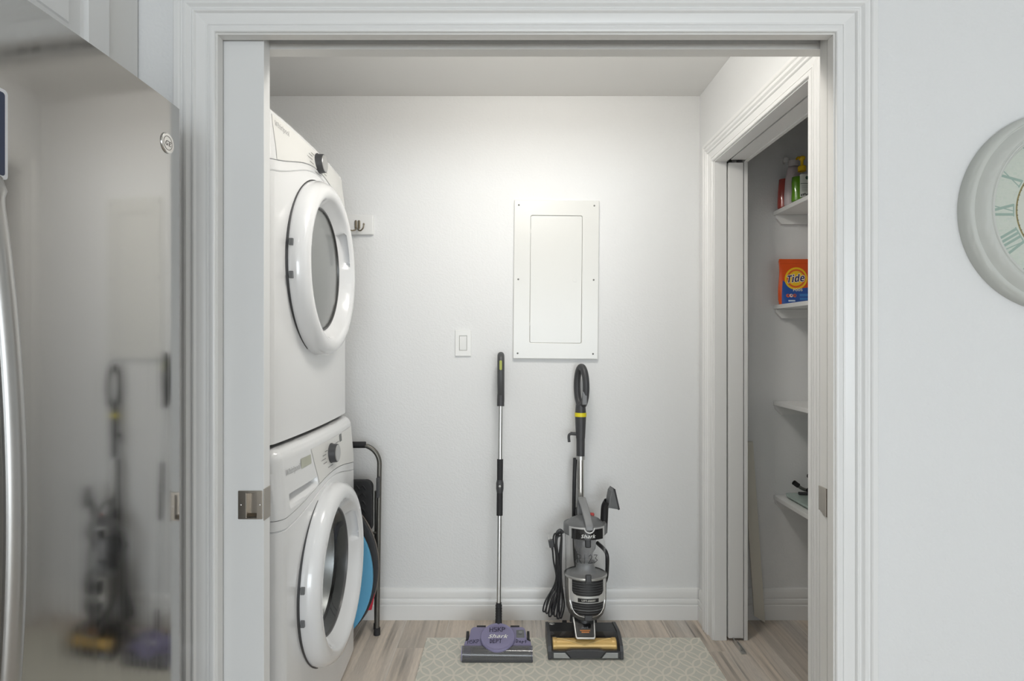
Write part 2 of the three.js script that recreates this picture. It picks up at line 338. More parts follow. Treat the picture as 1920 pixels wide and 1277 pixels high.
downlight(1.45, -0.15, KITCHEN_LAMP, 'round white kitchen downlight on the clock side', 'kitchen downlights', 0.085);

// ------------------------------------------------------------------ refrigerator and cabinet over it
{
  const streak = dataTex(512, 256, (x, y) => 118 + 60 * (vnoise(x / 3, y / 600, 1) - 0.5) + 50 * (vnoise(x / 14, y / 300, 2) - 0.5) + 30 * (vnoise(x / 50, y / 60, 3) - 0.5), false, THREE.MirroredRepeatWrapping);
  const steel = phys({ color: lin(0.47, 0.465, 0.455), metalness: 1, roughness: 0.2, roughnessMap: streak });
  const barSteel = std(lin(0.47, 0.465, 0.455), 0.33, 1);
  const t = thing('refrigerator', 'stainless steel refrigerator with bowed doors and a long curved handle', 'refrigerator', [-0.718, 0, -0.70]);
  // local: x = 0 the door face, z = 0 the split between the doors
  part('cabinet', rb(-0.72, -0.07, 0.03, 1.79, -0.508, 0.398, 0.006), std(lin(0.25, 0.25, 0.25), 0.5), t);
  const door = (z0, z1, y0, y1) => {           // plan outline with a slight bow, extruded upwards
    const s = new THREE.Shape(), n = 24, pts = [];
    pts.push([-0.065, z0 + 0.002]);
    for (let i = 0; i <= n; i++) { const u = i / n, z = z0 + 0.003 + (z1 - z0 - 0.006) * u, e = Math.min(u, 1 - u) * (z1 - z0), rr = i === 0 || i === n ? 0.004 : 0; if (rr) pts.push([0.0075 * (1 - (2 * u - 1) ** 2) - rr, z]); const zz = i === 0 ? z + 0.0025 : i === n ? z - 0.0025 : z; if (i === n) { pts.splice(pts.length - 1, 0, [-0.0004, zz]); } else pts.push([0.0075 * (1 - (2 * u - 1) ** 2) - (rr ? 0.0004 : 0), zz]); }
    pts.push([-0.065, z1 - 0.002]);
    pts.forEach(([x, z], i) => (i ? s.lineTo(x, -z) : s.moveTo(x, -z)));
    const g = moved(extrude(s, y1 - y0, 0), 0, y0, 0, -Math.PI / 2, 0, 0);
    return crease(metric(g), 30);
  };
  const d1 = part('door', door(-0.513, -0.0015, 0.56, 1.803), steel, t); part('door', door(0.0015, 0.403, 0.56, 1.803), steel, t);
  part('freezer_drawer', door(-0.513, 0.403, 0.09, 0.548), steel, t);
  part('gasket', rb(-0.072, -0.062, 0.1, 1.79, -0.505, 0.395, 0.002), M.rubber, t);
  const handle = (zc) => {
    const pts = [V(0, 1.52, zc), V(0.024, 1.513, zc)];
    for (let i = 0; i <= 14; i++) { const h = 1.49 - 0.86 * i / 14; pts.push(V(0.0505 - 0.165 * (h - 1.06) ** 2, h, zc)); }
    pts.push(V(0.024, 0.607, zc), V(0, 0.60, zc));
    const g = tube(pts, 0.0105, 90, 16); const p = g.attributes.position; for (let i = 0; i < p.count; i++) p.setZ(i, zc + (p.getZ(i) - zc) * 1.35);
    g.computeVertexNormals(); return g;
  };
  part('handle', handle(-0.05), barSteel, t); part('handle', handle(0.05), barSteel, t);
  part('drawer_handle', tube([V(0, 0.47, -0.33), V(0.045, 0.47, -0.31), V(0.055, 0.47, 0), V(0.045, 0.47, 0.31), V(0, 0.47, 0.33)], 0.011, 50, 12), steel, t);
  part('hinge_cover', rb(-0.12, -0.03, 1.79, 1.8035, -0.49, -0.39, 0.004), M.charcoal, t);
  const b = part('badge', moved(lathe([[0, 0.004], [0.017, 0.004], [0.0185, 0.0048], [0.0205, 0.0045], [0.0213, 0.003], [0.0213, 0]], 40), 0.0015, 1.7116, -0.458, 0, 0, -Math.PI / 2), M.chrome, t, 'round chrome badge');
  part('badge_monogram', moved(new THREE.PlaneGeometry(0.032, 0.032), 0.0058, 1.7116, -0.458, 0, Math.PI / 2, 0), decalMat(128, 128, (x) => { x.strokeStyle = '#6d6a66'; x.lineWidth = 4; x.beginPath(); x.arc(64, 64, 56, 0, 7); x.stroke(); x.font = 'italic bold 58px serif'; x.fillStyle = '#6d6a66'; x.textAlign = 'center'; x.textBaseline = 'middle'; x.fillText('GE', 64, 66); }, 0.4), b);
  part('foot_grille', rb(-0.1, -0.02, 0.0, 0.085, -0.50, 0.39, 0.003), M.charcoal, t);
}
{
  const t = thing('refrigerator_magnet', 'navy blue rectangular magnet with white border on refrigerator door', 'magnet', [-0.7135, 1.526, -0.738]);
  part('border', moved(extrude(rrect(0.098, 0.127, 0.006), 0.0018, 0.0004), 0, 0.0635, 0, 0, Math.PI / 2, 0), std(lin(0.8, 0.81, 0.85), 0.4), t);
  part('face', moved(extrude(rrect(0.088, 0.117, 0.004), 0.0006, 0.0001), 0.0018, 0.0635, 0, 0, Math.PI / 2, 0), std(lin(0.03, 0.045, 0.10), 0.35), t);
}
{
  const t = thing('wall_cabinet', 'white raised-panel cabinet mounted above the refrigerator', 'cabinet', [-0.902, 1.83, -0.78]);
  part('carcass', rb(-0.59, -0.02, 0, 0.608, -0.470, 0.56, 0.002), M.trim, t);
  part('filler', rb(-0.022, -0.006, 0, 0.608, -0.576, -0.474, 0.001), M.jamb, t);
  const door = (z0, z1) => {
    const g = new THREE.Group(); g.name = 'door'; t.add(g);
    const ring = (i, o) => extrude([[z0 + o, 0.01 + o], [z1 - o, 0.01 + o], [z1 - o, 0.60 - o], [z0 + o, 0.60 - o]], 0.02, 0.001, [[[z0 + i, 0.01 + i], [z0 + i, 0.60 - i], [z1 - i, 0.60 - i], [z1 - i, 0.01 + i]]]);
    const turn = (q, x) => moved(q, x, 0, 0, 0, -Math.PI / 2, 0).scale(1, 1, 1);
    part('frame', turn(ring(0.062, 0), 0.0), M.trim, g);
    const f = [[0.062, -0.010], [0.068, -0.013], [0.11, -0.004], [0.113, -0.001], [0.12, -0.001]].map(([i, x]) => [V(x, 0.01 + i, z0 + i), V(x, 0.01 + i, z1 - i), V(x, 0.60 - i, z1 - i), V(x, 0.60 - i, z0 + i), V(x, 0.01 + i, z0 + i)]);
    part('raised_panel', merge(crease(strip(grid(f)), 20), bx(-0.004, -0.001, 0.13, 0.48, z0 + 0.12, z1 - 0.12), bx(-0.016, -0.0135, 0.05, 0.55, z0 + 0.05, z1 - 0.05)), M.trim, g);
  };
  door(-0.470, 0.04); door(0.045, 0.555);
}

// ------------------------------------------------------------------ washer and dryer
function machine(o) {
  // local: x out of the front, y up, z along the front (+z the end beside the pocket door)
  const W = 0.76, DEP = 0.73, CR = 0.035, BOW = 0.016, t = thing(o.name, o.label, o.category, [o.x, o.y, -1.965]);
  const plan = [];                    // [x, z, nx, nz]
  for (const x of [-DEP, -0.5, -0.25, -0.1, -CR - 0.01]) plan.push([x, W / 2, 0, 1]);
  for (let i = 0; i <= 8; i++) { const a = Math.PI / 2 * (1 - i / 8); plan.push([-CR + CR * Math.cos(a), W / 2 - CR + CR * Math.sin(a), Math.cos(a), Math.sin(a)]); }
  const N = 190; for (let i = 1; i < N; i++) { const z = (W / 2 - CR) * (1 - 2 * i / N); plan.push([0, z, 1, 0]); }
  for (let i = 0; i <= 8; i++) { const a = -Math.PI / 2 * (i / 8); plan.push([-CR + CR * Math.cos(a), -W / 2 + CR + CR * Math.sin(a), Math.cos(a), Math.sin(a)]); }
  for (const x of [-CR - 0.01, -0.1, -0.25, -0.5, -DEP]) plan.push([x, -W / 2, 0, -1]);
  const dark = (z) => o.seam + o.arch * Math.cos(Math.min(1, Math.abs((z + (o.archShift || 0)) / 0.45)) * Math.PI / 2) ** 2;
  const light = (z) => dark(z) - 0.033 + 0.014 * Math.exp(-((z / 0.2) ** 2));
  const sm = (a, b, x) => { const k = Math.min(1, Math.max(0, (x - a) / (b - a))); return k * k * (3 - 2 * k); };
  const pocket = (z, h) => { if (!o.drawer) return 0; const [z0, z1, h0, h1] = o.drawer, k = (z - z0) / (z1 - z0), lo = h0 + 0.012 * (1 - k), top = h1; return 0.030 * sm(z0, z0 + 0.006, z) * (1 - sm(z1 - 0.006, z1, z)) * sm(lo, lo + 0.030, h) * (1 - sm(top - 0.003, top, h)); };
  const at = ([x, z, nx, nz], h, inset = 0) => {
    const f = (x + DEP) / DEP, bow = BOW * (1 - (2 * z / W) ** 2) * Math.max(0, f), lean = o.lean * sm(o.seam, o.H, h) * f;
    return V(x + bow - lean - nx * inset - (nx > 0.9 ? pocket(z, h) : 0), h, z - nz * inset);
  };
  const R = o.round, rowsA = [], rowsB = [];
  for (let j = 0; j <= 90; j++) rowsA.push(plan.map((p) => at(p, 0.012 + (light(p[1]) - 0.003 - 0.012) * j / 90)));
  rowsA.push(plan.map((p) => at(p, light(p[1]) - 0.001, 0.0025)), plan.map((p) => at(p, light(p[1]), 0.005)));
  const insideDoor = (a, b) => { const y = (a.y + b.y) / 2, z = (a.z + b.z) / 2; return a.x > -0.06 && ((y - o.doorY) / (0.305 * 0.9)) ** 2 + (z / (0.28 * 0.9)) ** 2 < 1; };
  part('cabinet', crease(strip(grid(rowsA, false, insideDoor)), 40), M.enamel, t);
  const add = (f, inset) => rowsB.push(plan.map((p) => at(p, f(p[1]), inset)));
  add(light, 0.005); add((z) => light(z) + 0.001, 0.0025); add((z) => light(z) + 0.003, 0);
  for (const k of [0.3, 0.6, 0.9]) add((z) => light(z) + 0.003 + (dark(z) - light(z) - 0.005) * k, 0);
  add((z) => dark(z) - 0.0012, 0); add((z) => dark(z) - 0.0008, 0.007); add((z) => dark(z) + 0.0010, 0.007); add((z) => dark(z) + 0.0014, 0);
  const HB = o.H - R; const NC = o.drawer ? 170 : 40; for (let j = 1; j <= NC; j++) add((z) => dark(z) + 0.0014 + (HB - dark(z) - 0.0014) * j / NC, 0);
  for (let j = 1; j <= 8; j++) { const a = Math.PI / 2 * j / 8; rowsB.push(plan.map((p) => { const q = at(p, HB, R * (1 - Math.cos(a))); q.y = HB + R * Math.sin(a); return q; })); }
  rowsB.push(plan.map((p) => V(-DEP * 0.5 + (p[0] + DEP * 0.5) * 0.4, o.H, p[1] * 0.4)), plan.map(() => V(-DEP * 0.5, o.H, 0)));
  part('console', crease(strip(grid(rowsB)), 40), M.enamel, t);
  const patch = (z0, z1, h0, h1, off, m, name, n = 40) => {        // a thin sheet that follows the front
    const rows = []; for (let j = 0; j <= n; j++) { const r = []; for (let i = 0; i <= n; i++) { const za = typeof z0 === 'function' ? z0(j / n) : z0, z = za + (z1 - za) * i / n, lo = h0(z), hi = h1(z), p = at([0, z, 1, 0], lo + (hi - lo) * j / n, -off); r.push(p); } rows.push(r); }
    return part(name, grid(rows), m, t);
  };
  patch(o.panel[0], o.panel[1], (z) => dark(z) + 0.0025, () => HB - 0.004, 0.0012, M.cream, 'control_panel');
  // knob
  const kn = new THREE.Group(); kn.name = 'knob'; t.add(kn); const kp = at([0, o.knob[0], 1, 0], o.knob[1]); kn.position.copy(kp); kn.rotation.z = -Math.PI / 2 + o.lean * 2;
  part('knob_skirt', lathe([[0.036, 0], [0.036, 0.003], [0.0335, 0.0045], [0.0325, 0.022], [0.031, 0.0245], [0.029, 0.0245]], 48), M.charcoal, kn);
  part('knob_face', lathe([[0.0295, 0.0235], [0.0285, 0.0262], [0.024, 0.0268], [0, 0.0268]], 48), M.silver, kn);
  // lettering and printed marks
  const logo = decalMat(512, 160, (x, w, h) => { x.font = 'italic 104px serif'; x.fillStyle = '#a3a3a3'; x.textAlign = 'center'; x.textBaseline = 'middle'; x.fillText('Whirlpool', w / 2, h / 2 - 8, 470); }, 0.35);
  patch(o.logo[0], o.logo[0] - 0.105, () => o.logo[1] - 0.0165, () => o.logo[1] + 0.0165, 0.0016, logo, 'brand_lettering', 6);
  const marks = decalMat(512, 256, (x) => { x.fillStyle = '#9a9a98'; for (const [a, b, c] of [[60, 90, 70], [40, 128, 80], [62, 168, 72], [110, 60, 60], [360, 40, 90], [380, 92, 60], [370, 130, 70], [360, 168, 54], [150, 232, 110]]) x.fillRect(a, b, c, 9); x.fillRect(24, 128, 8, 8); }, 0.4);
  patch(o.knob[0] + 0.12, o.knob[0] - 0.13, () => o.knob[1] - 0.048, () => o.knob[1] + 0.04, 0.0018, marks, 'printed_marks', 14);
  if (o.sticker) patch(o.sticker[0], o.sticker[0] - 0.078, () => o.sticker[1] - 0.016, () => o.sticker[1] + 0.014, 0.0016, std(lin(0.50, 0.51, 0.42), 0.4), 'energy_sticker', 4);
  if (o.screen) patch(o.screen[0], o.screen[0] - 0.030, () => o.screen[1] - 0.014, () => o.screen[1] + 0.014, 0.0020, std(lin(0.07, 0.075, 0.07), 0.2), 'display_window', 2);
  // door: ring lofted round an oval, with a finger scoop on the far side
  const RY = 0.305, RZ = 0.28, dg = new THREE.Group(); dg.name = 'door'; t.add(dg);
  const X0 = BOW + 0.002 - 0.004, prof = [[0.985, -0.03], [1.0, 0.004], [1.0, 0.018], [0.99, 0.031], [0.965, 0.044], [0.93, 0.053], [0.885, 0.057], [0.845, 0.056], [0.815, 0.051], [0.80, 0.045], [0.788, 0.038], [0.77, 0.030], [0.75, 0.022], [0.73, 0.015], [0.715, 0.010], [0.705, 0.006]];
  const SEG = 128, ringRows = prof.map(([k, x], j) => { const r = []; for (let i = 0; i < SEG; i++) { const a = i / SEG * 2 * Math.PI, aa = ((a * 180 / Math.PI + 180) % 360) - 180; const scoop = j >= 10 && j <= 13 && aa > 8 && aa < 42 ? 0.075 * sm(8, 12, aa) * (1 - sm(38, 42, aa)) : 0; r.push(V(X0 + x, o.doorY + (k + scoop) * RY * Math.sin(a), -(k + scoop) * RZ * Math.cos(a))); } return r; });
  part('door_ring', crease(strip(grid(ringRows, true)), 50), M.gloss, dg);
  const oval = (k, x) => { const r = []; for (let i = 0; i < 72; i++) { const a = i / 72 * 2 * Math.PI; r.push(V(x, o.doorY + k * RY * Math.sin(a), -k * RZ * Math.cos(a))); } return r; };
  part('door_gap', grid([oval(0.96, X0 + 0.0005), oval(1.012, X0 + 0.0005), oval(1.012, X0 - 0.02)], true), M.charcoal, dg);
  part('glass_rim', crease(strip(grid([oval(0.712, X0 + 0.003), oval(0.708, X0 + 0.010), oval(0.690, X0 + 0.010), oval(0.682, X0 + 0.004), oval(0.678, X0 - 0.03)], true)), 50), o.rim, dg);
  const bowl = []; for (let j = 0; j <= 14; j++) { const k = 0.69 * (1 - j / 14) + 0.0005; bowl.push(oval(k, X0 + 0.004 - (o.bowl || 0.0) * (1 - (k / 0.69) ** 4) + (o.dome || 0) * (1 - (k / 0.69) ** 2))); }
  part('window_glass', grid(bowl, true), o.glass, dg);
  for (const s of [0.05, -0.05]) part('hinge', moved(new RoundedBoxGeometry(0.013, 0.022, 0.010, 2, 0.002), X0 + 0.0095, o.doorY + s, RZ * 0.992), M.grey, dg);
  // drum behind the glass
  const drum = []; for (const [k, x] of [[0.70, -0.03], [0.66, -0.07], [0.78, -0.10], [0.80, -0.40], [0.70, -0.46], [0.001, -0.47]]) drum.push(oval(k, x));
  part('drum', crease(strip(grid(drum, true)), 30), o.drumMat, t);
  for (let q = 0; q < 3; q++) { const a = q * 2.094 + 0.5; part('drum_baffle', rod(V(-0.12, o.doorY + 0.222 * Math.sin(a), -0.205 * Math.cos(a)), V(-0.40, o.doorY + 0.222 * Math.sin(a), -0.205 * Math.cos(a)), 0.028, 0.028, 14), o.drumMat, t); }
  return t;
}
const drumSteel = std(lin(0.42, 0.42, 0.42), 0.32, 1);
machine({ name: 'washing_machine', label: 'white front-load washing machine standing on the floor under the dryer', category: 'washing machine', x: -0.652, y: 0, H: 0.985, seam: 0.780, arch: 0.048, archShift: 0.05, lean: 0.012, round: 0.038, doorY: 0.487,
  drawer: [0.112, 0.325, 0.800, 0.846], panel: [(t) => 0.100 + 0.05 * t, -0.345], knob: [-0.035, 0.893], logo: [0.345, 0.908], sticker: [0.235, 0.915], screen: [-0.145, 0.927], bowl: 0.055, dome: 0,
  glass: phys({ color: lin(0.86, 0.88, 0.88), roughness: 0.03, transmission: 1, thickness: 0, ior: 1.5 }), rim: std(lin(0.10, 0.10, 0.10), 0.3), drumMat: drumSteel });
machine({ name: 'clothes_dryer', label: 'white front-load dryer stacked on the washing machine', category: 'dryer', x: -0.687, y: 0.985, H: 1.0, seam: 0.832, arch: 0.085, lean: 0.016, round: 0.014, doorY: 0.565,
  panel: [0.335, -0.345], knob: [-0.015, 0.945], logo: [0.330, 0.958], dome: 0.012,
  glass: phys({ color: lin(0.20, 0.21, 0.205), roughness: 0.3, clearcoat: 0.5, clearcoatRoughness: 0.05 }), rim: std(lin(0.05, 0.05, 0.05), 0.25), drumMat: drumSteel });

// ------------------------------------------------------------------ step ladder and boards in the gap beside the washer
{
  const t = thing('step_ladder', 'folded grey step ladder with black treads standing behind the washer', 'step ladder', [-0.78, 0, -2.47]);
  const steel = std(lin(0.16, 0.155, 0.14), 0.38, 0.7);
  const xr = 0.196, R = 0.0105;
  const frame = [V(-xr, 0.02, 0.02), V(-xr, 0.25, 0.005), V(-xr, 0.5, -0.01), V(-xr, 0.70, -0.022)], RB = 0.085;
  for (let i = 0; i <= 8; i++) { const a = Math.PI * (1 - i / 16); frame.push(V(-xr + RB + RB * Math.cos(a), 0.744 + RB * Math.sin(a), -0.025)); }
  for (const p of [...frame].reverse()) frame.push(V(-p.x, p.y, p.z));
  part('handle_frame', tube(frame, R, 200, 14), steel, t);
  for (const s of [-1, 1]) {
    part('rear_leg', rod(V(s * (xr - 0.016), 0.02, -0.03), V(s * (xr - 0.016), 0.62, -0.035), 0.009), steel, t);
    part('foot', rod(V(s * xr, 0.0, 0.0215), V(s * xr, 0.030, 0.019), 0.0145, 0.0135), M.rubber, t);
    part('foot', rod(V(s * (xr - 0.016), 0.0, -0.03), V(s * (xr - 0.016), 0.025, -0.03), 0.0125, 0.0115), M.rubber, t);
    part('hinge_bracket', rb(s * xr - 0.006, s * xr + 0.006, 0.60, 0.69, -0.04, 0.016, 0.003), M.charcoal, t);
  }
  part('grip', rod(V(-0.088, 0.829, -0.028), V(0.132, 0.829, -0.028), 0.0145), M.rubber, t);
  for (const [y0, y1] of [[0.452, 0.682], [0.12, 0.34]]) {
    const s = part('tread', moved(extrude(rrect(0.352, y1 - y0, 0.03), 0.024, 0.004), 0, (y0 + y1) / 2, 0.004), M.rubber, t);
    for (let k = 0; k < 6; k++) { const y = y0 + 0.03 + k * (y1 - y0 - 0.06) / 5, pts = []; for (let i = 0; i <= 22; i++) pts.push(V(-0.15 + 0.3 * i / 22, y + (i % 2 ? 0.009 : -0.009), 0.0325)); part('grip_rib', tube(pts, 0.0036, 88, 6, false, 0.1), M.rubber, s); }
  }
  part('tread_strut', rod(V(-0.17, 0.44, -0.005), V(0.187, 0.44, -0.005), 0.006), steel, t);
}
function oval(rx, ry, cx, cy, flat) { const s = new THREE.Shape(); for (let i = 0; i <= 64; i++) { const a = i / 64 * 2 * Math.PI, x = cx + rx * Math.cos(a), y = Math.max(flat, cy + ry * Math.sin(a)); i ? s.lineTo(x, y) : s.moveTo(x, y); } return s; }
{
  const t = thing('blue_board', 'light blue rounded board standing on edge against the washer', 'board', [-0.80, 0, -2.372]);
  part('panel', moved(extrude(oval(0.217, 0.287, 0, 0.292, 0.002), 0.012, 0.002), 0, 0, -0.006), std(lin(0.13, 0.42, 0.66), 0.5), t);
}
{
  const t = thing('charcoal_board', 'charcoal rounded board with a red patch, between blue board and ladder', 'board', [-0.80, 0, -2.405]);
  part('panel', moved(extrude(oval(0.232, 0.31, 0, 0.312, 0.002), 0.016, 0.003), 0, 0, -0.008), std(lin(0.045, 0.045, 0.048), 0.6), t);
  const pts = []; for (let i = 0; i < 60; i++) { const a = i / 60 * 2 * Math.PI; pts.push(V(0.232 * Math.cos(a), Math.max(0.006, 0.312 + 0.31 * Math.sin(a)), -0.008)); }
  part('piping', tube(pts, 0.003, 160, 6, true), std(lin(0.20, 0.17, 0.15), 0.6), t);
  const p = new THREE.Shape(); p.moveTo(0.165, 0.13); p.lineTo(0.205, 0.135); p.quadraticCurveTo(0.218, 0.19, 0.222, 0.25); p.lineTo(0.19, 0.26); p.closePath();
  part('patch', moved(extrude(p, 0.002), 0, 0, 0.0075), std(lin(0.55, 0.02, 0.045), 0.5), t, 'red patch');
}

// ------------------------------------------------------------------ wall fittings
{
  const t = thing('electrical_panel', 'white metal breaker panel cover with inset door on back wall', 'electrical panel', [0.2142, 1.213, -2.59]);
  t.rotation.z = -0.0115 * 0.75;
  const m = phys({ color: lin(0.80, 0.80, 0.775), roughness: 0.22 }), w = 0.395, h = 0.737;
  part('cover', moved(extrude(rrect(w, h, 0.004), 0.010, 0.003, [rrect(0.240, 0.592, 0.008, -0.0005, 0.0015)]), 0, h / 2, 0.003), m, t);
  const d = part('door', moved(extrude(rrect(0.2385, 0.5905, 0.0075, -0.0005, 0.0015), 0.008, 0.0015), 0, h / 2, 0.003), m, t);
  part('latch', moved(extrude(rrect(0.018, 0.022, 0.006), 0.0022, 0.0008), 0.088, h / 2 + 0.0, 0.0105), m, d);
  part('hinge_tab', rb(-0.127, -0.119, h / 2 + 0.215, h / 2 + 0.233, 0.008, 0.0145, 0.001), m, t); part('hinge_tab', rb(-0.127, -0.119, h / 2 - 0.215, h / 2 - 0.197, 0.008, 0.0145, 0.001), m, t);
  for (const x of [-0.176, 0.174]) for (const y of [0.025, h / 2, h - 0.024]) part('screw', moved(lathe([[0, 0.004], [0.004, 0.0035], [0.0058, 0.0015], [0.006, 0]], 16), x, y, 0.0128, Math.PI / 2), std(lin(0.18, 0.18, 0.17), 0.35, 0.8), t);
}
{
  const t = thing('light_switch', 'white rocker light switch left of the breaker panel', 'light switch', [-0.2154, 1.226, -2.59]);
  const m = phys({ color: lin(0.84, 0.84, 0.82), roughness: 0.25 });
  part('plate', moved(extrude(rrect(0.0745, 0.121, 0.003), 0.0035, 0.002, [rrect(0.035, 0.069, 0.001)]), 0, 0.0605, 0.002), m, t);
  part('rocker', merge(moved(rb(-0.0165, 0.0165, -0.033, 0.033, -0.004, 0.004, 0.0015), 0, 0.0605, 0.005, 0.06)), m, t);
  for (const y of [0.012, 0.109]) part('screw', moved(cyl(0.0028, 0.0028, 0.001, 12), 0, y, 0.0060, Math.PI / 2), M.silver, t);
}
{
  const t = thing('hook_rail', 'white coat hook rail with metal double hooks beside the dryer', 'hook rail', [-0.765, 1.79, -2.59]);
  part('board', rb(-0.14, 0.133, 0, 0.092, 0, 0.018, 0.004), M.trim, t);
  const bronze = std(lin(0.30, 0.26, 0.20), 0.3, 0.9);
  for (const cx of [0.0615, -0.075]) {
    const g = new THREE.Group(); g.name = 'hook'; t.add(g);
    part('mount', merge([-0.0075, 0.0075].map((s) => moved(extrude(rrect(0.011, 0.040, 0.0054), 0.004, 0.0012), cx + s, 0.046, 0.0185))), bronze, g);
    for (const s of [-1, 1]) part('prong', merge(tube([V(cx + s * 0.004, 0.030, 0.022), V(cx + s * 0.008, 0.018, 0.034), V(cx + s * 0.022, 0.014, 0.045), V(cx + s * 0.034, 0.024, 0.052), V(cx + s * 0.038, 0.040, 0.054)], 0.0032, 30, 10), moved(new THREE.SphereGeometry(0.0048, 12, 10), cx + s * 0.038, 0.041, 0.054)), bronze, g);
  }
}

// ------------------------------------------------------------------ wall clock
{
  const t = thing('wall_clock', 'round distressed pale grey wall clock with mint dial and roman numerals', 'clock', [1.343, 1.3685, -1.36]);
  const paint = std(lin(0.60, 0.615, 0.58), 0.5), cy = 0.2455;
  const ring = [[0.236, 0.0], [0.2365, 0.016], [0.234, 0.024], [0.228, 0.030], [0.221, 0.0325], [0.219, 0.0325], [0.2175, 0.030], [0.214, 0.0305], [0.205, 0.038], [0.197, 0.044], [0.190, 0.047], [0.185, 0.048], [0.182, 0.0455], [0.1805, 0.0455], [0.178, 0.0475], [0.174, 0.048], [0.1715, 0.046], [0.170, 0.043], [0.1675, 0.043], [0.165, 0.040], [0.161, 0.030], [0.160, 0.020]];
  part('frame', crease(strip(moved(lathe(ring.map(([q, z]) => [0.184 + (q - 0.160) * 0.0615 / 0.0765, z]), 96), 0, cy, 0, Math.PI / 2)), 30), paint, t);
  const dial = canvasTex(1024, 1024, (x) => {
    x.fillStyle = '#cdd3c9'; x.fillRect(0, 0, 1024, 1024);
    for (let i = 0; i < 5000; i++) { const a = 0.02 + 0.05 * rnd(); x.fillStyle = rnd() < 0.5 ? `rgba(150,175,160,${a})` : `rgba(232,230,220,${a})`; x.fillRect(rnd() * 1024, rnd() * 1024, 4 + rnd() * 26, 3 + rnd() * 14); }
    x.translate(512, 512);
    const num = ['XII', 'I', 'II', 'III', 'IIII', 'V', 'VI', 'VII', 'VIII', 'IX', 'X', 'XI'];
    x.strokeStyle = '#9db2a8'; x.lineCap = 'butt';
    num.forEach((s, k) => {
      x.save(); x.rotate(k * Math.PI / 6); x.translate(0, -424); x.scale(0.78, 1);
      const wd = { I: 36, V: 74, X: 74 }, total = [...s].reduce((a, c) => a + wd[c], 0); let px = -total / 2; const hh = 78;
      for (const c of s) {
        const m = px + wd[c] / 2, ln = (a, b, q, d, l) => { x.lineWidth = l; x.beginPath(); x.moveTo(m + a, b); x.lineTo(m + q, d); x.stroke(); };
        if (c === 'I') ln(0, -hh, 0, hh, 22);
        if (c === 'V') { ln(-26, -hh, 2, hh, 22); ln(26, -hh, 2, hh, 9); }
        if (c === 'X') { ln(-26, -hh, 26, hh, 22); ln(26, -hh, -26, hh, 9); }
        px += wd[c];
      }
      x.lineWidth = 9; x.beginPath(); x.moveTo(-total / 2 + 2, -hh); x.lineTo(total / 2 - 2, -hh); x.moveTo(-total / 2 + 2, hh); x.lineTo(total / 2 - 2, hh); x.stroke(); x.restore();
    });
    x.strokeStyle = '#8f8359'; x.lineWidth = 11; x.beginPath(); x.arc(0, 0, 327, 0, 7); x.stroke();
    x.fillStyle = '#d3d5cb'; x.beginPath(); x.arc(0, 0, 320, 0, 7); x.fill();
    x.fillStyle = '#5c5a4c'; for (let k = 0; k < 60; k++) { x.save(); x.rotate(k * Math.PI / 30); x.fillRect(-2, -328, 4, 10); x.restore(); }
  });
  part('dial', moved(new THREE.CircleGeometry(0.187, 72), 0, cy, 0.022), std(0xffffff, 0.7, 0, { map: dial }), t);
  const hand = (len, w, ang, z) => moved(extrude([[-w, -0.02], [w, -0.02], [w * 1.4, len * 0.6], [0, len], [-w * 1.4, len * 0.6]], 0.0015), 0, cy, z, 0, 0, ang);
  part('hour_hand', hand(0.075, 0.003, -1.9, 0.026), M.charcoal, t); part('minute_hand', hand(0.115, 0.0022, -0.6, 0.029), M.charcoal, t);
  part('hub', moved(cyl(0.007, 0.007, 0.012, 24), 0, cy, 0.027, Math.PI / 2), M.charcoal, t);
}

// ------------------------------------------------------------------ rug
{
  const p = 0.09, q = 0.108;
  const tex = canvasTex(512, 512, (x) => {
    x.fillStyle = '#d6d5ca'; x.fillRect(0, 0, 512, 512);
    for (let i = 0; i < 2600; i++) { x.fillStyle = rnd() < 0.5 ? 'rgba(150,152,138,0.18)' : 'rgba(200,192,180,0.18)'; x.fillRect(rnd() * 512, rnd() * 512, 6, 3); }
    x.strokeStyle = '#e9e4d8'; x.lineWidth = 40;
    for (const [a, b] of [[0, 0], [1, 0], [0, 1], [1, 1], [0.5, 0.5]]) { x.beginPath(); x.arc(a * 512, b * 512, 256, 0, 7); x.stroke(); }
  });
  tex.wrapS = tex.wrapT = THREE.RepeatWrapping;
  const t = thing('floor_mat', 'sage green mat with cream interlocking circle pattern', 'rug', [0.235, 0, -1.98]);
  const g = new RoundedBoxGeometry(1.19, 0.006, 0.87, 2, 0.0028), P = g.attributes.position, uv = g.attributes.uv;
  for (let i = 0; i < P.count; i++) uv.setXY(i, P.getX(i) / p, P.getZ(i) / q);
  part('mat', moved(g, 0, 0.0032, 0), std(0xffffff, 0.85, 0, { map: tex, bumpMap: tex, bumpScale: 0.0003 }), t);
}

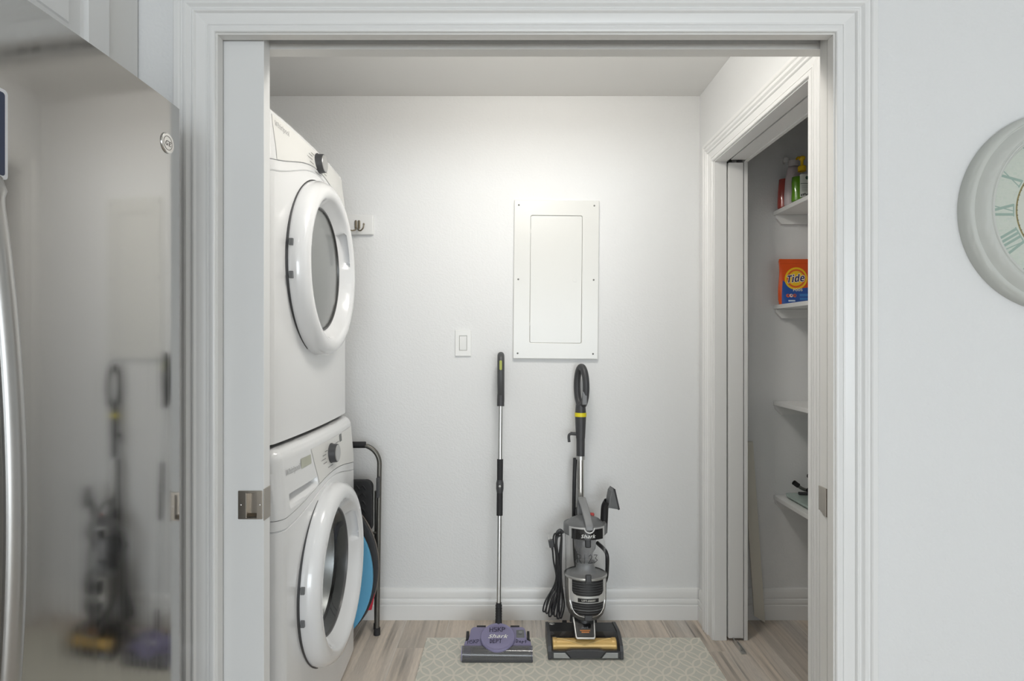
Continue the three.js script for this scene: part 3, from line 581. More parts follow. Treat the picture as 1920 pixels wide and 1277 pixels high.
// ------------------------------------------------------------------ cordless floor sweeper
{
  const t = thing('floor_sweeper', 'purple and grey cordless floor sweeper with a thin metal pole', 'floor sweeper', [-0.048, 0.0065, -2.30]);
  // local z: +0.074 the front edge
  const tilt = (g) => { const p = g.attributes.position; for (let i = 0; i < p.count; i++) p.setY(i, p.getY(i) + Math.max(0, 0.035 - p.getZ(i)) * 0.30); g.computeVertexNormals(); return g; };
  const plan = new THREE.Shape(); plan.moveTo(-0.139, -0.034); plan.lineTo(-0.136, -0.008); plan.lineTo(-0.122, 0.0); plan.lineTo(-0.116, 0.05); plan.quadraticCurveTo(-0.112, 0.064, -0.10, 0.066); plan.lineTo(0.10, 0.066); plan.quadraticCurveTo(0.112, 0.064, 0.116, 0.05); plan.lineTo(0.122, 0.0); plan.lineTo(0.136, -0.008); plan.lineTo(0.139, -0.034); plan.closePath();
  part('body', crease(tilt(moved(extrude(plan, 0.024, 0.004), 0, 0.014, 0, -Math.PI / 2, 0, 0)), 30), M.purple, t);
  part('base_plate', rb(-0.139, 0.139, 0.002, 0.016, -0.07, 0.07, 0.003), M.charcoal, t);
  // clear front cover: a swept profile
  const prof = [[0.030, 0.040], [0.034, 0.046], [0.040, 0.0485], [0.048, 0.0475], [0.0535, 0.044], [0.0575, 0.0445], [0.064, 0.041], [0.070, 0.033], [0.0735, 0.022], [0.0735, 0.006]];
  const side = (x) => prof.map(([z, y]) => V(x, y, z));
  part('front_cover', crease(strip(grid([side(-0.1425), side(0.1425)])), 25), phys({ color: lin(0.42, 0.42, 0.43), roughness: 0.08, transmission: 0.75, thickness: 0, ior: 1.5 }), t, 'clear grey front cover');
  for (const s of [-1, 1]) { const sh = new THREE.Shape(); sh.moveTo(0.03, 0.005); prof.forEach(([z, y]) => sh.lineTo(z, y)); sh.closePath(); part('cover_end', moved(extrude(sh, 0.003), s > 0 ? 0.1395 : -0.1425, 0, 0, 0, -Math.PI / 2, 0).scale(1, 1, 1), M.purple, t); }
  part('cover_side', rb(-0.139, -0.108, 0.008, 0.042, 0.030, 0.066, 0.006), M.purple, t);
  part('brush_roll', moved(lathe([[0, -0.105], [0.016, -0.105], [0.018, -0.1], [0.018, 0.125], [0, 0.125]], 24), 0, 0.026, 0.047, 0, 0, -Math.PI / 2), std(lin(0.05, 0.047, 0.045), 0.8), t);
  part('front_lip', rb(-0.1425, 0.1425, 0.0, 0.008, 0.066, 0.0765, 0.003), M.charcoal, t);
  // round dome
  const dome = part('dome', crease(strip(moved(lathe([[0.0715, 0], [0.0715, 0.008], [0.069, 0.011], [0.066, 0.0112], [0.0635, 0.0095], [0.061, 0.0095], [0.05, 0.0125], [0.03, 0.015], [0, 0.016]], 64), 0, 0.0575, 0.000, 0.3)), 40), M.purple, t);
  const put = (w, h, x, z, up, m, name) => { const g = new THREE.PlaneGeometry(w, h, 8, 8).rotateX(-Math.PI / 2), p = g.attributes.position; for (let i = 0; i < p.count; i++) { const r = Math.hypot(p.getX(i) + x, p.getZ(i) + z); p.setY(i, 0.0164 - 0.0028 * (r / 0.05) ** 2 + up); p.setX(i, p.getX(i) + x); p.setZ(i, p.getZ(i) + z); } g.computeVertexNormals(); part(name, moved(g, 0, 0.0575, 0.000, 0.3), m, dome); };
  put(0.088, 0.030, 0, 0.006, 0.0006, decalMat(512, 180, (x, w, h) => { x.font = 'italic bold 150px sans-serif'; x.fillStyle = '#efeee9'; x.textAlign = 'center'; x.textBaseline = 'middle'; x.setTransform(1.12, 0, -0.12, 1, -20, 0); x.fillText('Shark', w / 2, h / 2 - 4, 430); }, 0.5), 'brand_lettering');
  const ink = '#2f2a45';
  put(0.085, 0.030, 0.002, -0.030, 0.0006, decalMat(512, 190, (x) => scrawl(x, 'HSKP', 40, 20, 150, ink, 19, -0.02), 0.6), 'handwriting');
  put(0.080, 0.024, 0, 0.030, 0.0008, decalMat(512, 156, (x) => scrawl(x, 'DEPT', 60, 16, 115, ink, 18), 0.6), 'handwriting');
  const flat = (w, h, x, z, m, name) => { const y = 0.0428 + Math.max(0, 0.035 - z) * 0.30; part(name, moved(new THREE.PlaneGeometry(w, h).rotateX(-Math.PI / 2), x, y, z, 0.29), m, t); };
  flat(0.062, 0.026, -0.098, 0.012, decalMat(400, 168, (x) => scrawl(x, 'HSKP', 30, 30, 118, ink, 16, -0.08), 0.6), 'handwriting');
  flat(0.062, 0.026, 0.100, 0.010, decalMat(400, 168, (x) => scrawl(x, 'Dept', 50, 14, 110, ink, 16, 0.06), 0.6), 'handwriting');
  // grey battery latch on the right shoulder
  part('battery_cover', moved(rb(-0.018, 0.018, 0, 0.007, -0.022, 0.022, 0.003), 0.094, 0.055, -0.030, 0.29), M.grey, t);
  part('latch', moved(rb(-0.007, 0.007, 0, 0.004, -0.006, 0.006, 0.0015), 0.094, 0.0635, -0.032, 0.29), M.midGrey, t);
  for (const s of [-1, 1]) {
    part('side_wheel', moved(cyl(0.030, 0.030, 0.010, 32), s * 0.1275, 0.036, -0.034, 0, 0, Math.PI / 2), M.rubber, t);
    part('rear_wheel', moved(cyl(0.015, 0.015, 0.038, 28), s * 0.072, 0.058, -0.070, 0, 0, Math.PI / 2), M.rubber, t);
  }
  // pole, leaning back to the wall
  const A = V(0.002, 0.085, -0.076), B = V(0.0105, 1.235, -0.225), on = (h) => A.clone().lerp(B, (h - A.y) / (B.y - A.y));
  part('swivel_joint', rod(V(0.002, 0.06, -0.066), on(0.10), 0.016, 0.014), M.rubber, t);
  const boot = part('boot', rod(on(0.088), on(0.165), 0.0135, 0.0115), M.rubber, t); for (let k = 0; k < 6; k++) part('boot_ridge', rod(on(0.094 + k * 0.011), on(0.100 + k * 0.011), 0.0141, 0.0141), M.rubber, boot);
  part('lower_pole', rod(on(0.16), on(0.56), 0.0093), M.alu, t);
  part('upper_pole', rod(on(0.74), on(1.02), 0.0093), M.alu, t);
  const jt = part('joint', rod(on(0.525), on(0.625), 0.0135, 0.0135), M.rubber, t); part('joint_sleeve', rod(on(0.672), on(0.765), 0.013, 0.0135), M.rubber, jt);
  part('joint_collar', merge(rod(on(0.620), on(0.638), 0.0135, 0.0165), rod(on(0.638), on(0.662), 0.0165, 0.0165), rod(on(0.662), on(0.676), 0.0165, 0.0135)), M.charcoal, jt);
  part('release_button', moved(new THREE.SphereGeometry(0.006, 14, 10).scale(1, 1, 0.5), on(0.652).x, 0.652, on(0.652).z + 0.0165), M.silver, jt);
  part('grip', rod(on(0.997), on(1.055), 0.0165, 0.0155), M.charcoal, t);
  const c = on(1.13), loop = []; for (let i = 0; i < 28; i++) { const a = i / 28 * 2 * Math.PI; loop.push(V(c.x, c.y + 0.105 * Math.sin(a) - 0.01, c.z - 0.012 + 0.037 * Math.cos(a) * (1 + 0.25 * Math.sin(a)))); }
  part('loop_handle', tube(loop, 0.0158, 90, 14, true), std(lin(0.075, 0.077, 0.08), 0.42), t);
  part('handle_label', moved(extrude(rrect(0.011, 0.044, 0.005), 0.0012, 0.0003), c.x, c.y + 0.052, c.z + 0.0385, -0.25), std(lin(0.42, 0.46, 0.10), 0.45), t, 'lime green oval label');
}

// ------------------------------------------------------------------ upright vacuum cleaner
{
  const t = thing('upright_vacuum', 'grey upright vacuum cleaner with clear dust cup and gold brush roll', 'vacuum cleaner', [0.327, 0.0065, -2.37]);
  // local z: towards the camera; the canister axis is x = 0, z = 0
  const HX = -0.018, HZ = 0.132;         // cleaning head: centre x, front edge z
  const hd = new THREE.Group(); hd.name = 'cleaning_head'; t.add(hd);
  const W = 0.152;
  // side view of head: z back .. front
  const sideShape = (pts) => { const s = new THREE.Shape(); pts.forEach(([z, y], i) => (i ? s.lineTo(z, y) : s.moveTo(z, y))); s.closePath(); return s; };
  const across = (s, x0, x1) => moved(extrude(s, x1 - x0, 0), x0, 0, 0, 0, Math.PI / 2, 0).applyMatrix4(new THREE.Matrix4().makeScale(1, 1, -1));
  const sh = sideShape([[-0.055, 0.006], [-0.055, 0.058], [-0.046, 0.064], [0.030, 0.074], [0.052, 0.076], [0.052, 0.012], [HZ - 0.01, 0.012], [HZ - 0.01, 0.006]]);
  part('hood', crease(strip(across(sh, HX - W + 0.012, HX + W - 0.012)), 20), M.black, hd);
  for (const s of [-1, 1]) { const e = sideShape([[-0.05, 0.003], [-0.058, 0.02], [-0.055, 0.062], [-0.045, 0.068], [0.035, 0.079], [0.06, 0.080], [0.090, 0.072], [HZ - 0.010, 0.055], [HZ - 0.001, 0.036], [HZ, 0.008], [HZ - 0.006, 0.002]]); part('side_bumper', crease(strip(across(e, s > 0 ? HX + W - 0.013 : HX - W, s > 0 ? HX + W : HX - W + 0.013)), 20), M.charcoal, hd); }
  // roll window: clear sheet curving down from hood to bumper
  const wp = [[0.052, 0.0765], [0.066, 0.0745], [0.084, 0.070], [0.100, 0.060], [0.112, 0.046], [0.118, 0.036]], wr = (x) => wp.map(([z, y]) => V(x, y, z));
  part('roll_window', crease(strip(grid([wr(HX - W + 0.013), wr(HX + W - 0.013)])), 40), M.clear, hd);
  const br = part('brush_roll', moved(lathe([[0, -0.132], [0.026, -0.132], [0.0275, -0.128], [0.0275, -0.116], [0.0245, -0.112], [0.0245, 0.112], [0.0275, 0.116], [0.0275, 0.128], [0.026, 0.132], [0, 0.132]], 40), HX, 0.036, 0.078, 0, 0, Math.PI / 2), M.gold, hd, 'golden brush roll');
  for (let k = 0; k < 3; k++) { const pts = []; for (let i = 0; i <= 24; i++) { const u = i / 24 - 0.5, a = k * 2.094 + Math.abs(u) * 2.4 + 0.4; pts.push(V(HX + u * 0.22, 0.036 + 0.0255 * Math.sin(a), 0.078 + 0.0255 * Math.cos(a))); } part('roll_fin', tube(pts, 0.0026, 60, 6), std(lin(0.78, 0.55, 0.20), 0.4), br); }
  // front bumper with two lamp lenses
  const bump = new THREE.Shape(); bump.moveTo(-W + 0.012, 0.006); bump.lineTo(W - 0.012, 0.006); bump.lineTo(W - 0.012, 0.034); bump.lineTo(0.078, 0.034); bump.lineTo(0.058, 0.040); bump.lineTo(-0.058, 0.040); bump.lineTo(-0.078, 0.034); bump.lineTo(-W + 0.012, 0.034); bump.closePath();
  part('front_bumper', moved(extrude(bump, 0.010, 0.002), HX, 0, HZ - 0.016), M.charcoal, hd);
  for (const s of [-1, 1]) part('lamp_lens', moved(extrude([[s * 0.130, 0.009], [s * 0.130, 0.030], [s * 0.083, 0.030], [s * 0.064, 0.009]], 0.003, 0.001), HX, 0, HZ - 0.0055), std(lin(0.42, 0.43, 0.43), 0.2, 0.3), hd);
  for (const s of [-1, 1]) part('lens_frame', tube([V(HX + s * 0.134, 0.034, HZ - 0.005), V(HX + s * 0.082, 0.034, HZ - 0.005), V(HX + s * 0.0600, 0.008, HZ - 0.004)], 0.0022, 20, 6, false, 0.05), M.black, hd);
  part('hood_button', moved(new THREE.SphereGeometry(0.012, 16, 10).scale(1, 0.35, 0.8), HX - 0.125, 0.066, -0.03), M.silver, hd);
  // sloping badge plate with bright rim, on the neck
  const inner = [[-0.0325, 0.0065], [0.0325, 0.0065], [0.0355, 0.011], [0.040, 0.088], [-0.040, 0.088], [-0.0355, 0.011]];
  const np = new THREE.Group(); np.name = 'neck'; t.add(np); np.position.set(HX + 0.003, 0.0700, 0.103); np.rotation.x = -0.86;
  part('neck_core', rb(-0.044, 0.044, 0.012, 0.10, -0.045, -0.004, 0.008), M.black, np);
  part('rim', extrude([[-0.046, 0.088], [-0.0405, 0.006], [-0.036, 0.0], [0.036, 0.0], [0.0405, 0.006], [0.046, 0.088], [0.040, 0.088], [0.0355, 0.011], [0.0325, 0.0065], [-0.0325, 0.0065], [-0.0355, 0.011], [-0.040, 0.088]], 0.006, 0.0012), M.silver, np, 'bright silver rim');
  part('badge_plate', moved(extrude(inner, 0.005, 0.0005), 0, 0, -0.001), M.blackGloss, np);
  part('badge_lettering', moved(new THREE.PlaneGeometry(0.056, 0.040), 0, 0.037, 0.0048), decalMat(420, 300, (x, w) => {
    x.font = 'italic bold 78px sans-serif'; x.fillStyle = '#77777c'; x.textAlign = 'center'; x.textBaseline = 'middle'; x.fillText('Shark', w / 2, 90);
    x.fillStyle = '#e08a3a'; for (const [y, a, b] of [[160, 60, 360], [212, 100, 322]]) for (let u = a; u < b; u += 24) x.fillRect(u, y, 20, 34);
  }, 0.5), np);
  part('neck_yoke', merge(rod(V(HX - 0.04, 0.10, 0.02), V(HX - 0.03, 0.17, 0.0), 0.014), rod(V(HX + 0.046, 0.10, 0.02), V(HX + 0.06, 0.17, 0.0), 0.014), rod(V(HX + 0.003, 0.085, 0.03), V(0, 0.16, 0.01), 0.036, 0.04)), M.black, t);
  for (const s of [-1, 1]) part('wheel', moved(cyl(0.030, 0.030, 0.018, 28), HX + s * 0.066, 0.030, -0.068, 0, 0, Math.PI / 2), M.rubber, t);
  // motor body
  const R = 0.0885, ringAt = (r, y) => [r, y];
  const body = new THREE.Group(); body.name = 'motor_body'; t.add(body);
  part('shell', lathe([[0, 0.108], [0.035, 0.110], [0.058, 0.118], [0.074, 0.135], [0.083, 0.160], [0.0865, 0.19], [R, 0.25], [R, 0.292], [0.084, 0.292], [0, 0.292]], 64), std(lin(0.145, 0.14, 0.13), 0.38, 0.3), body);
  const rAt = (y) => (y < 0.16 ? 0.083 - (0.16 - y) * 0.45 : y < 0.19 ? 0.083 + (y - 0.16) / 0.03 * 0.0035 : y < 0.25 ? 0.0865 + (y - 0.19) / 0.06 * 0.002 : R);
  const wrap = (f, off, m, name, parent) => {       // curved plate on the canister: f(v) -> [angle lo, angle hi] for heights
    const rows = f.map(([y, a0, a1]) => { const r = []; for (let i = 0; i <= 28; i++) { const a = a0 + (a1 - a0) * i / 28; r.push(V((rAt(y) + off) * Math.sin(a), y, (rAt(y) + off) * Math.cos(a))); } return r; });
    return part(name, grid(rows), m, parent);
  };
  const bar = (pts, w, m, name, parent) => { const c = pts.map(([a, y]) => V((rAt(y) + 0.002) * Math.sin(a), y, (rAt(y) + 0.002) * Math.cos(a))); return part(name, tube(c, w, 80, 8, false, 0.3), m, parent); };
  const U = (a, y0, y1, n = 16) => { const o = [[-a, y1]]; for (let i = 0; i <= n; i++) { const k = i / n * 2 - 1; o.push([k * a * 0.98, y0 + (y1 - y0) * 0.42 * Math.pow(Math.abs(k), 5)]); } o.push([a, y1]); return o; };
  wrap([[0.142, -0.55, 0.55], [0.150, -0.80, 0.80], [0.165, -1.0, 1.0], [0.19, -1.06, 1.06], [0.25, -1.06, 1.06], [0.290, -1.06, 1.06]], 0.0012, M.bright, 'silver_frame', body);
  wrap([[0.228, -0.55, 0.55], [0.233, -0.72, 0.72], [0.243, -0.80, 0.80], [0.293, -0.80, 0.80]], 0.0024, M.black, 'upper_grille', body);
  wrap([[0.148, -0.50, 0.50], [0.153, -0.66, 0.66], [0.163, -0.78, 0.78], [0.175, -0.82, 0.82], [0.199, -0.84, 0.84]], 0.0024, M.black, 'lower_grille', body);
  for (let k = 0; k < 5; k++) bar([-0.78, -0.4, 0, 0.4, 0.78].map((a) => [a * (k === 0 ? 0.86 : 1), 0.2385 + k * 0.0098]), 0.0022, M.charcoal, 'grille_slat', body);
  for (let k = 0; k < 4; k++) bar([-0.76, -0.4, 0, 0.4, 0.76].map((a) => [a * (k < 1 ? 0.8 : 1), 0.159 + k * 0.0105]), 0.0020, k === 1 ? M.grey : M.charcoal, 'grille_slat', body);
  bar(U(1.0, 0.141, 0.29), 0.0022, M.chrome, 'bright_edge', body);
  wrap([[0.203, -0.50, 0.50], [0.2185, -0.50, 0.50]], 0.0030, M.black, 'name_plate', body);
  wrap([[0.2035, -0.44, 0.44], [0.218, -0.44, 0.44]], 0.0036, decalMat(512, 100, textDraw('LIFT-AWAY', 'bold 74px sans-serif', '#d9d7cf'), 0.4), 'name_lettering', body);
  part('latch', rb(-0.016, 0.016, 0.128, 0.150, 0.062, 0.086, 0.004), M.charcoal, body);
  // dust cup
  const cup = new THREE.Group(); cup.name = 'dust_cup'; t.add(cup);
  part('cup_wall', new THREE.CylinderGeometry(0.0865, 0.0865, 0.172, 64, 1, true).translate(0, 0.380, 0), M.clear, cup);
  part('cup_floor', lathe([[0.0855, 0.294], [0.06, 0.300], [0.044, 0.306], [0.036, 0.336], [0.042, 0.340], [0.040, 0.345], [0, 0.345]], 48), M.midGrey, cup);
  part('cyclone', lathe([[0.030, 0.345], [0.033, 0.38], [0.045, 0.40], [0.050, 0.466], [0, 0.466]], 40), phys({ color: lin(0.72, 0.72, 0.73), roughness: 0.12, transmission: 0.8, thickness: 0 }), cup);
  part('lower_rim', lathe([[0.0865, 0.288], [0.0915, 0.289], [0.0915, 0.296], [0.0875, 0.298]], 64), M.silver, cup);
  for (const a of [-1.15, 1.15]) part('cup_rib', rod(V(0.0835 * Math.sin(a), 0.296, 0.0835 * Math.cos(a)), V(0.0835 * Math.sin(a), 0.466, 0.0835 * Math.cos(a)), 0.003), M.clear, cup);
  part('cup_latch', merge(rb(-0.0125, 0.0125, 0.283, 0.316, 0.083, 0.098, 0.006), rb(-0.0135, 0.0135, 0.278, 0.296, 0.082, 0.096, 0.004)), M.charcoal, cup);
  { const rows = [0.355, 0.40].map((y) => { const r = []; for (let i = 0; i <= 20; i++) { const a = -0.62 + 1.24 * i / 20; r.push(V(0.0871 * Math.sin(a), y, 0.0871 * Math.cos(a))); } return r; }); part('handwriting', grid(rows), decalMat(512, 214, (x) => scrawl(x, 'R123', 40, 24, 165, '#2a2a2c', 12, 0), 0.6), cup); }
  // lid
  const lid = new THREE.Group(); lid.name = 'lid'; t.add(lid);
  part('lid_body', lathe([[0.087, 0.462], [0.091, 0.464], [0.0925, 0.470], [0.0925, 0.502], [0.0905, 0.507], [0.086, 0.508], [0.083, 0.505], [0.078, 0.508], [0.062, 0.522], [0.04, 0.531], [0, 0.534]], 64), M.grey, lid);
  const lwrap = (y0, y1, a, off, m, name) => part(name, grid([y0, y1].map((y) => { const r = []; for (let i = 0; i <= 30; i++) { const q = -a + 2 * a * i / 30; r.push(V((0.0925 + off) * Math.sin(q), y, (0.0925 + off) * Math.cos(q))); } return r; })), m, lid);
  lwrap(0.464, 0.5055, 0.92, 0.0014, M.bright, 'silver_bezel'); lwrap(0.4565, 0.4985, 0.76, 0.0030, M.blackGloss, 'badge');
  lwrap(0.4595, 0.4815, 0.37, 0.0038, decalMat(512, 176, (x, w, h) => { x.font = 'italic bold 160px sans-serif'; x.fillStyle = '#e8e8e6'; x.textAlign = 'center'; x.textBaseline = 'middle'; x.fillText('Shark', w / 2, h / 2 - 4, 480); }, 0.4), 'brand_lettering');
  part('cup_tab', rb(-0.0125, 0.0125, 0.424, 0.4600, 0.084, 0.0945, 0.005), M.black, lid);
  part('release_button', moved(rb(-0.009, 0.009, 0, 0.014, -0.008, 0.008, 0.004), 0.036, 0.526, -0.03), std(lin(0.55, 0.05, 0.04), 0.4), lid, 'red release button');
  { // carry handle: flat strap curving from the lid's front up to its rear
    const c = new THREE.CatmullRomCurve3([V(0.006, 0.497, 0.0955), V(0.006, 0.511, 0.0940), V(0.003, 0.532, 0.076), V(-0.002, 0.566, 0.042), V(-0.008, 0.594, 0.004), V(-0.008, 0.600, -0.035), V(-0.008, 0.575, -0.062), V(-0.008, 0.51, -0.066)]), n = 40, rows = [];
    for (let i = 0; i <= n; i++) { const p = c.getPoint(i / n), tg = c.getTangent(i / n), nn = V(0, -tg.z, tg.y).normalize(), w = 0.0165, th = 0.0075, r = []; for (let k = 0; k < 16; k++) { const a = k / 16 * 2 * Math.PI, ca = Math.cos(a), sa = Math.sin(a); r.push(p.clone().add(V(w * Math.sign(ca) * Math.pow(Math.abs(ca), 0.5), 0, 0)).addScaledVector(nn, th * Math.sign(sa) * Math.pow(Math.abs(sa), 0.5))); } rows.push(r); }
    part('carry_handle', grid(rows, true), M.midGrey, lid);
    part('handle_collar', moved(new THREE.TorusGeometry(0.0205, 0.0032, 10, 24, Math.PI), 0.006, 0.506, 0.0962, 0, 0, Math.PI), M.bright, lid);
  }
  for (const g of [body, cup, lid]) { const th = -0.085, py = 0.13; g.rotation.x = th; g.position.set(0, py - py * Math.cos(th), -py * Math.sin(th)); }    // the canister leans back a little
  // spine, hose, wand and handle leaning to the wall
  part('spine', moved(rb(-0.03, 0.03, -0.01, 0.42, -0.110, -0.078, 0.01), 0, 0.13, 0, -0.085), M.charcoal, t);
  const A = V(-0.0075, 0.50, -0.122), B = V(-0.003, 1.165, -0.150), on = (h) => A.clone().lerp(B, (h - A.y) / (B.y - A.y));
  part('wand', rod(on(0.50), on(0.785), 0.0165), M.chrome, t);
  const gr = new THREE.Group(); gr.name = 'handle'; t.add(gr);
  part('grip_tube', merge(rod(on(0.760), on(0.85), 0.0185, 0.0195), rod(on(0.85), on(0.955), 0.0205, 0.0255), rod(on(0.955), on(1.0), 0.0255, 0.022)), M.charcoal, gr);
  part('yellow_band', rod(on(0.948), on(0.966), 0.0268, 0.0268), std(lin(0.85, 0.72, 0.02), 0.45), gr, 'yellow label band');
  part('collar', rod(on(0.756), on(0.772), 0.0205, 0.0205), M.silver, gr);
  const c = on(1.088), ry = 0.35, loop = []; for (let i = 0; i < 30; i++) { const a = i / 30 * 2 * Math.PI, d = 0.044 * Math.cos(a); loop.push(V(c.x + 0.004 + d * Math.sin(ry), c.y + 0.088 * Math.sin(a) - 0.004, c.z + d * Math.cos(ry))); }
  part('loop_grip', tube(loop, 0.0155, 90, 14, true), M.charcoal, gr);
  part('trigger', moved(rb(-0.011, 0.011, -0.03, 0.03, -0.006, 0.006, 0.004), on(1.03).x + 0.012, 1.035, on(1.03).z + 0.046, -0.1), M.grey, gr);
  part('cord_hook', merge(rod(on(0.868), on(0.868).add(V(-0.046, 0.004, 0.0)), 0.0075), tube([on(0.868).add(V(-0.044, 0.004, 0)), on(0.868).add(V(-0.053, -0.006, 0.002)), on(0.868).add(V(-0.052, -0.034, 0.004))], 0.0062, 24, 10)), M.charcoal, gr);
  part('hose', tube([V(-0.030, 0.76, -0.140), V(-0.034, 0.62, -0.138), V(-0.034, 0.45, -0.138), V(-0.02, 0.25, -0.128), V(0.05, 0.16, -0.105), V(0.088, 0.24, -0.045), V(0.096, 0.31, -0.03), V(0.092, 0.375, -0.03), V(0.06, 0.40, -0.08)], 0.0085, 90, 12), M.black, t);
  // clip-on upholstery tool
  const tl = new THREE.Group(); tl.name = 'upholstery_tool'; t.add(tl);
  part('tool_tube', tube([V(0.086, 0.45, -0.065), V(0.090, 0.52, -0.065), V(0.092, 0.565, -0.06), V(0.102, 0.592, -0.05)], 0.0165, 30, 14), M.black, tl);
  part('nozzle', moved(extrude([[-0.019, -0.032], [0.024, -0.044], [0.020, 0.0], [0.006, 0.050], [-0.004, 0.040], [-0.012, 0.010]], 0.034, 0.003), 0.112, 0.600, -0.07, 0, 0.25, 0.05), M.grey, tl);
  part('nozzle_lip', moved(extrude([[0.024, -0.046], [0.031, -0.044], [0.014, 0.046], [0.006, 0.052]], 0.04, 0.002), 0.112, 0.600, -0.073, 0, 0.25, 0.05), M.charcoal, tl);
  // cord: long loops hung at the side
  const cord = new THREE.Group(); cord.name = 'power_cord'; t.add(cord);
  const cordMat = std(lin(0.035, 0.035, 0.037), 0.42);
  for (let k = 0; k < 7; k++) {
    const j = (s) => (hash(k, s, 21) - 0.5), f = k / 6, zz = -0.082 + 0.011 * (k % 3), bx0 = -0.176 + 0.072 * f, by = 0.094 - 0.030 * f + 0.008 * j(2);
    part('cord_loop', tube([V(-0.106 + 0.006 * j(3), 0.454 - 0.009 * (k % 3), zz), V(-0.119 - 0.004 * (k % 2), 0.42, zz + 0.006), V(-0.121 + 0.012 * f, 0.31, zz + 0.004), V(-0.124 + 0.018 * f, 0.225, zz + 0.002), V(bx0 - 0.003 + 0.012 * (1 - f), by + 0.05, zz + 0.003), V(bx0 - 0.002, by + 0.008, zz), V(bx0 + 0.004, by, zz), V(bx0 + 0.0105, by + 0.010, zz - 0.004), V(bx0 + 0.020 + 0.004 * (1 - f), by + 0.06, zz - 0.005), V(-0.110 + 0.014 * f, 0.225, zz - 0.005), V(-0.108 + 0.010 * f, 0.32, zz - 0.005), V(-0.097, 0.43, zz - 0.004)], 0.0037, 130, 8, true), cordMat, cord);
  }
  part('cord_clip', tube([V(-0.09, 0.45, -0.06), V(-0.105, 0.462, -0.06), V(-0.118, 0.45, -0.06), V(-0.112, 0.435, -0.06)], 0.006, 24, 10), M.charcoal, cord);
  part('cord_tail', tube([V(-0.113, 0.44, -0.05), V(-0.128, 0.452, -0.045), V(-0.135, 0.425, -0.045), V(-0.124, 0.36, -0.05), V(-0.12, 0.28, -0.055)], 0.0036, 40, 8), M.rubber, cord);
  part('cord_tail', tube([V(-0.139, 0.385, -0.045), V(-0.134, 0.33, -0.047), V(-0.124, 0.28, -0.05), V(-0.118, 0.22, -0.055)], 0.0036, 40, 8), M.rubber, cord);
  const pl = part('plug', merge(moved(rb(-0.011, 0.011, -0.018, 0.014, -0.010, 0.010, 0.003), -0.145, 0.412, -0.043, 0, 0, 0.18), rod(V(-0.1415, 0.397, -0.043), V(-0.139, 0.380, -0.045), 0.006, 0.0045)), M.charcoal, cord);
  part('prong', merge([-0.006, 0.006].map((s) => moved(bx(-0.0008, 0.0008, 0, 0.017, -0.0035, 0.0035), -0.1475 + s, 0.424, -0.043, 0, 0, 0.18))), M.chrome, pl);
}

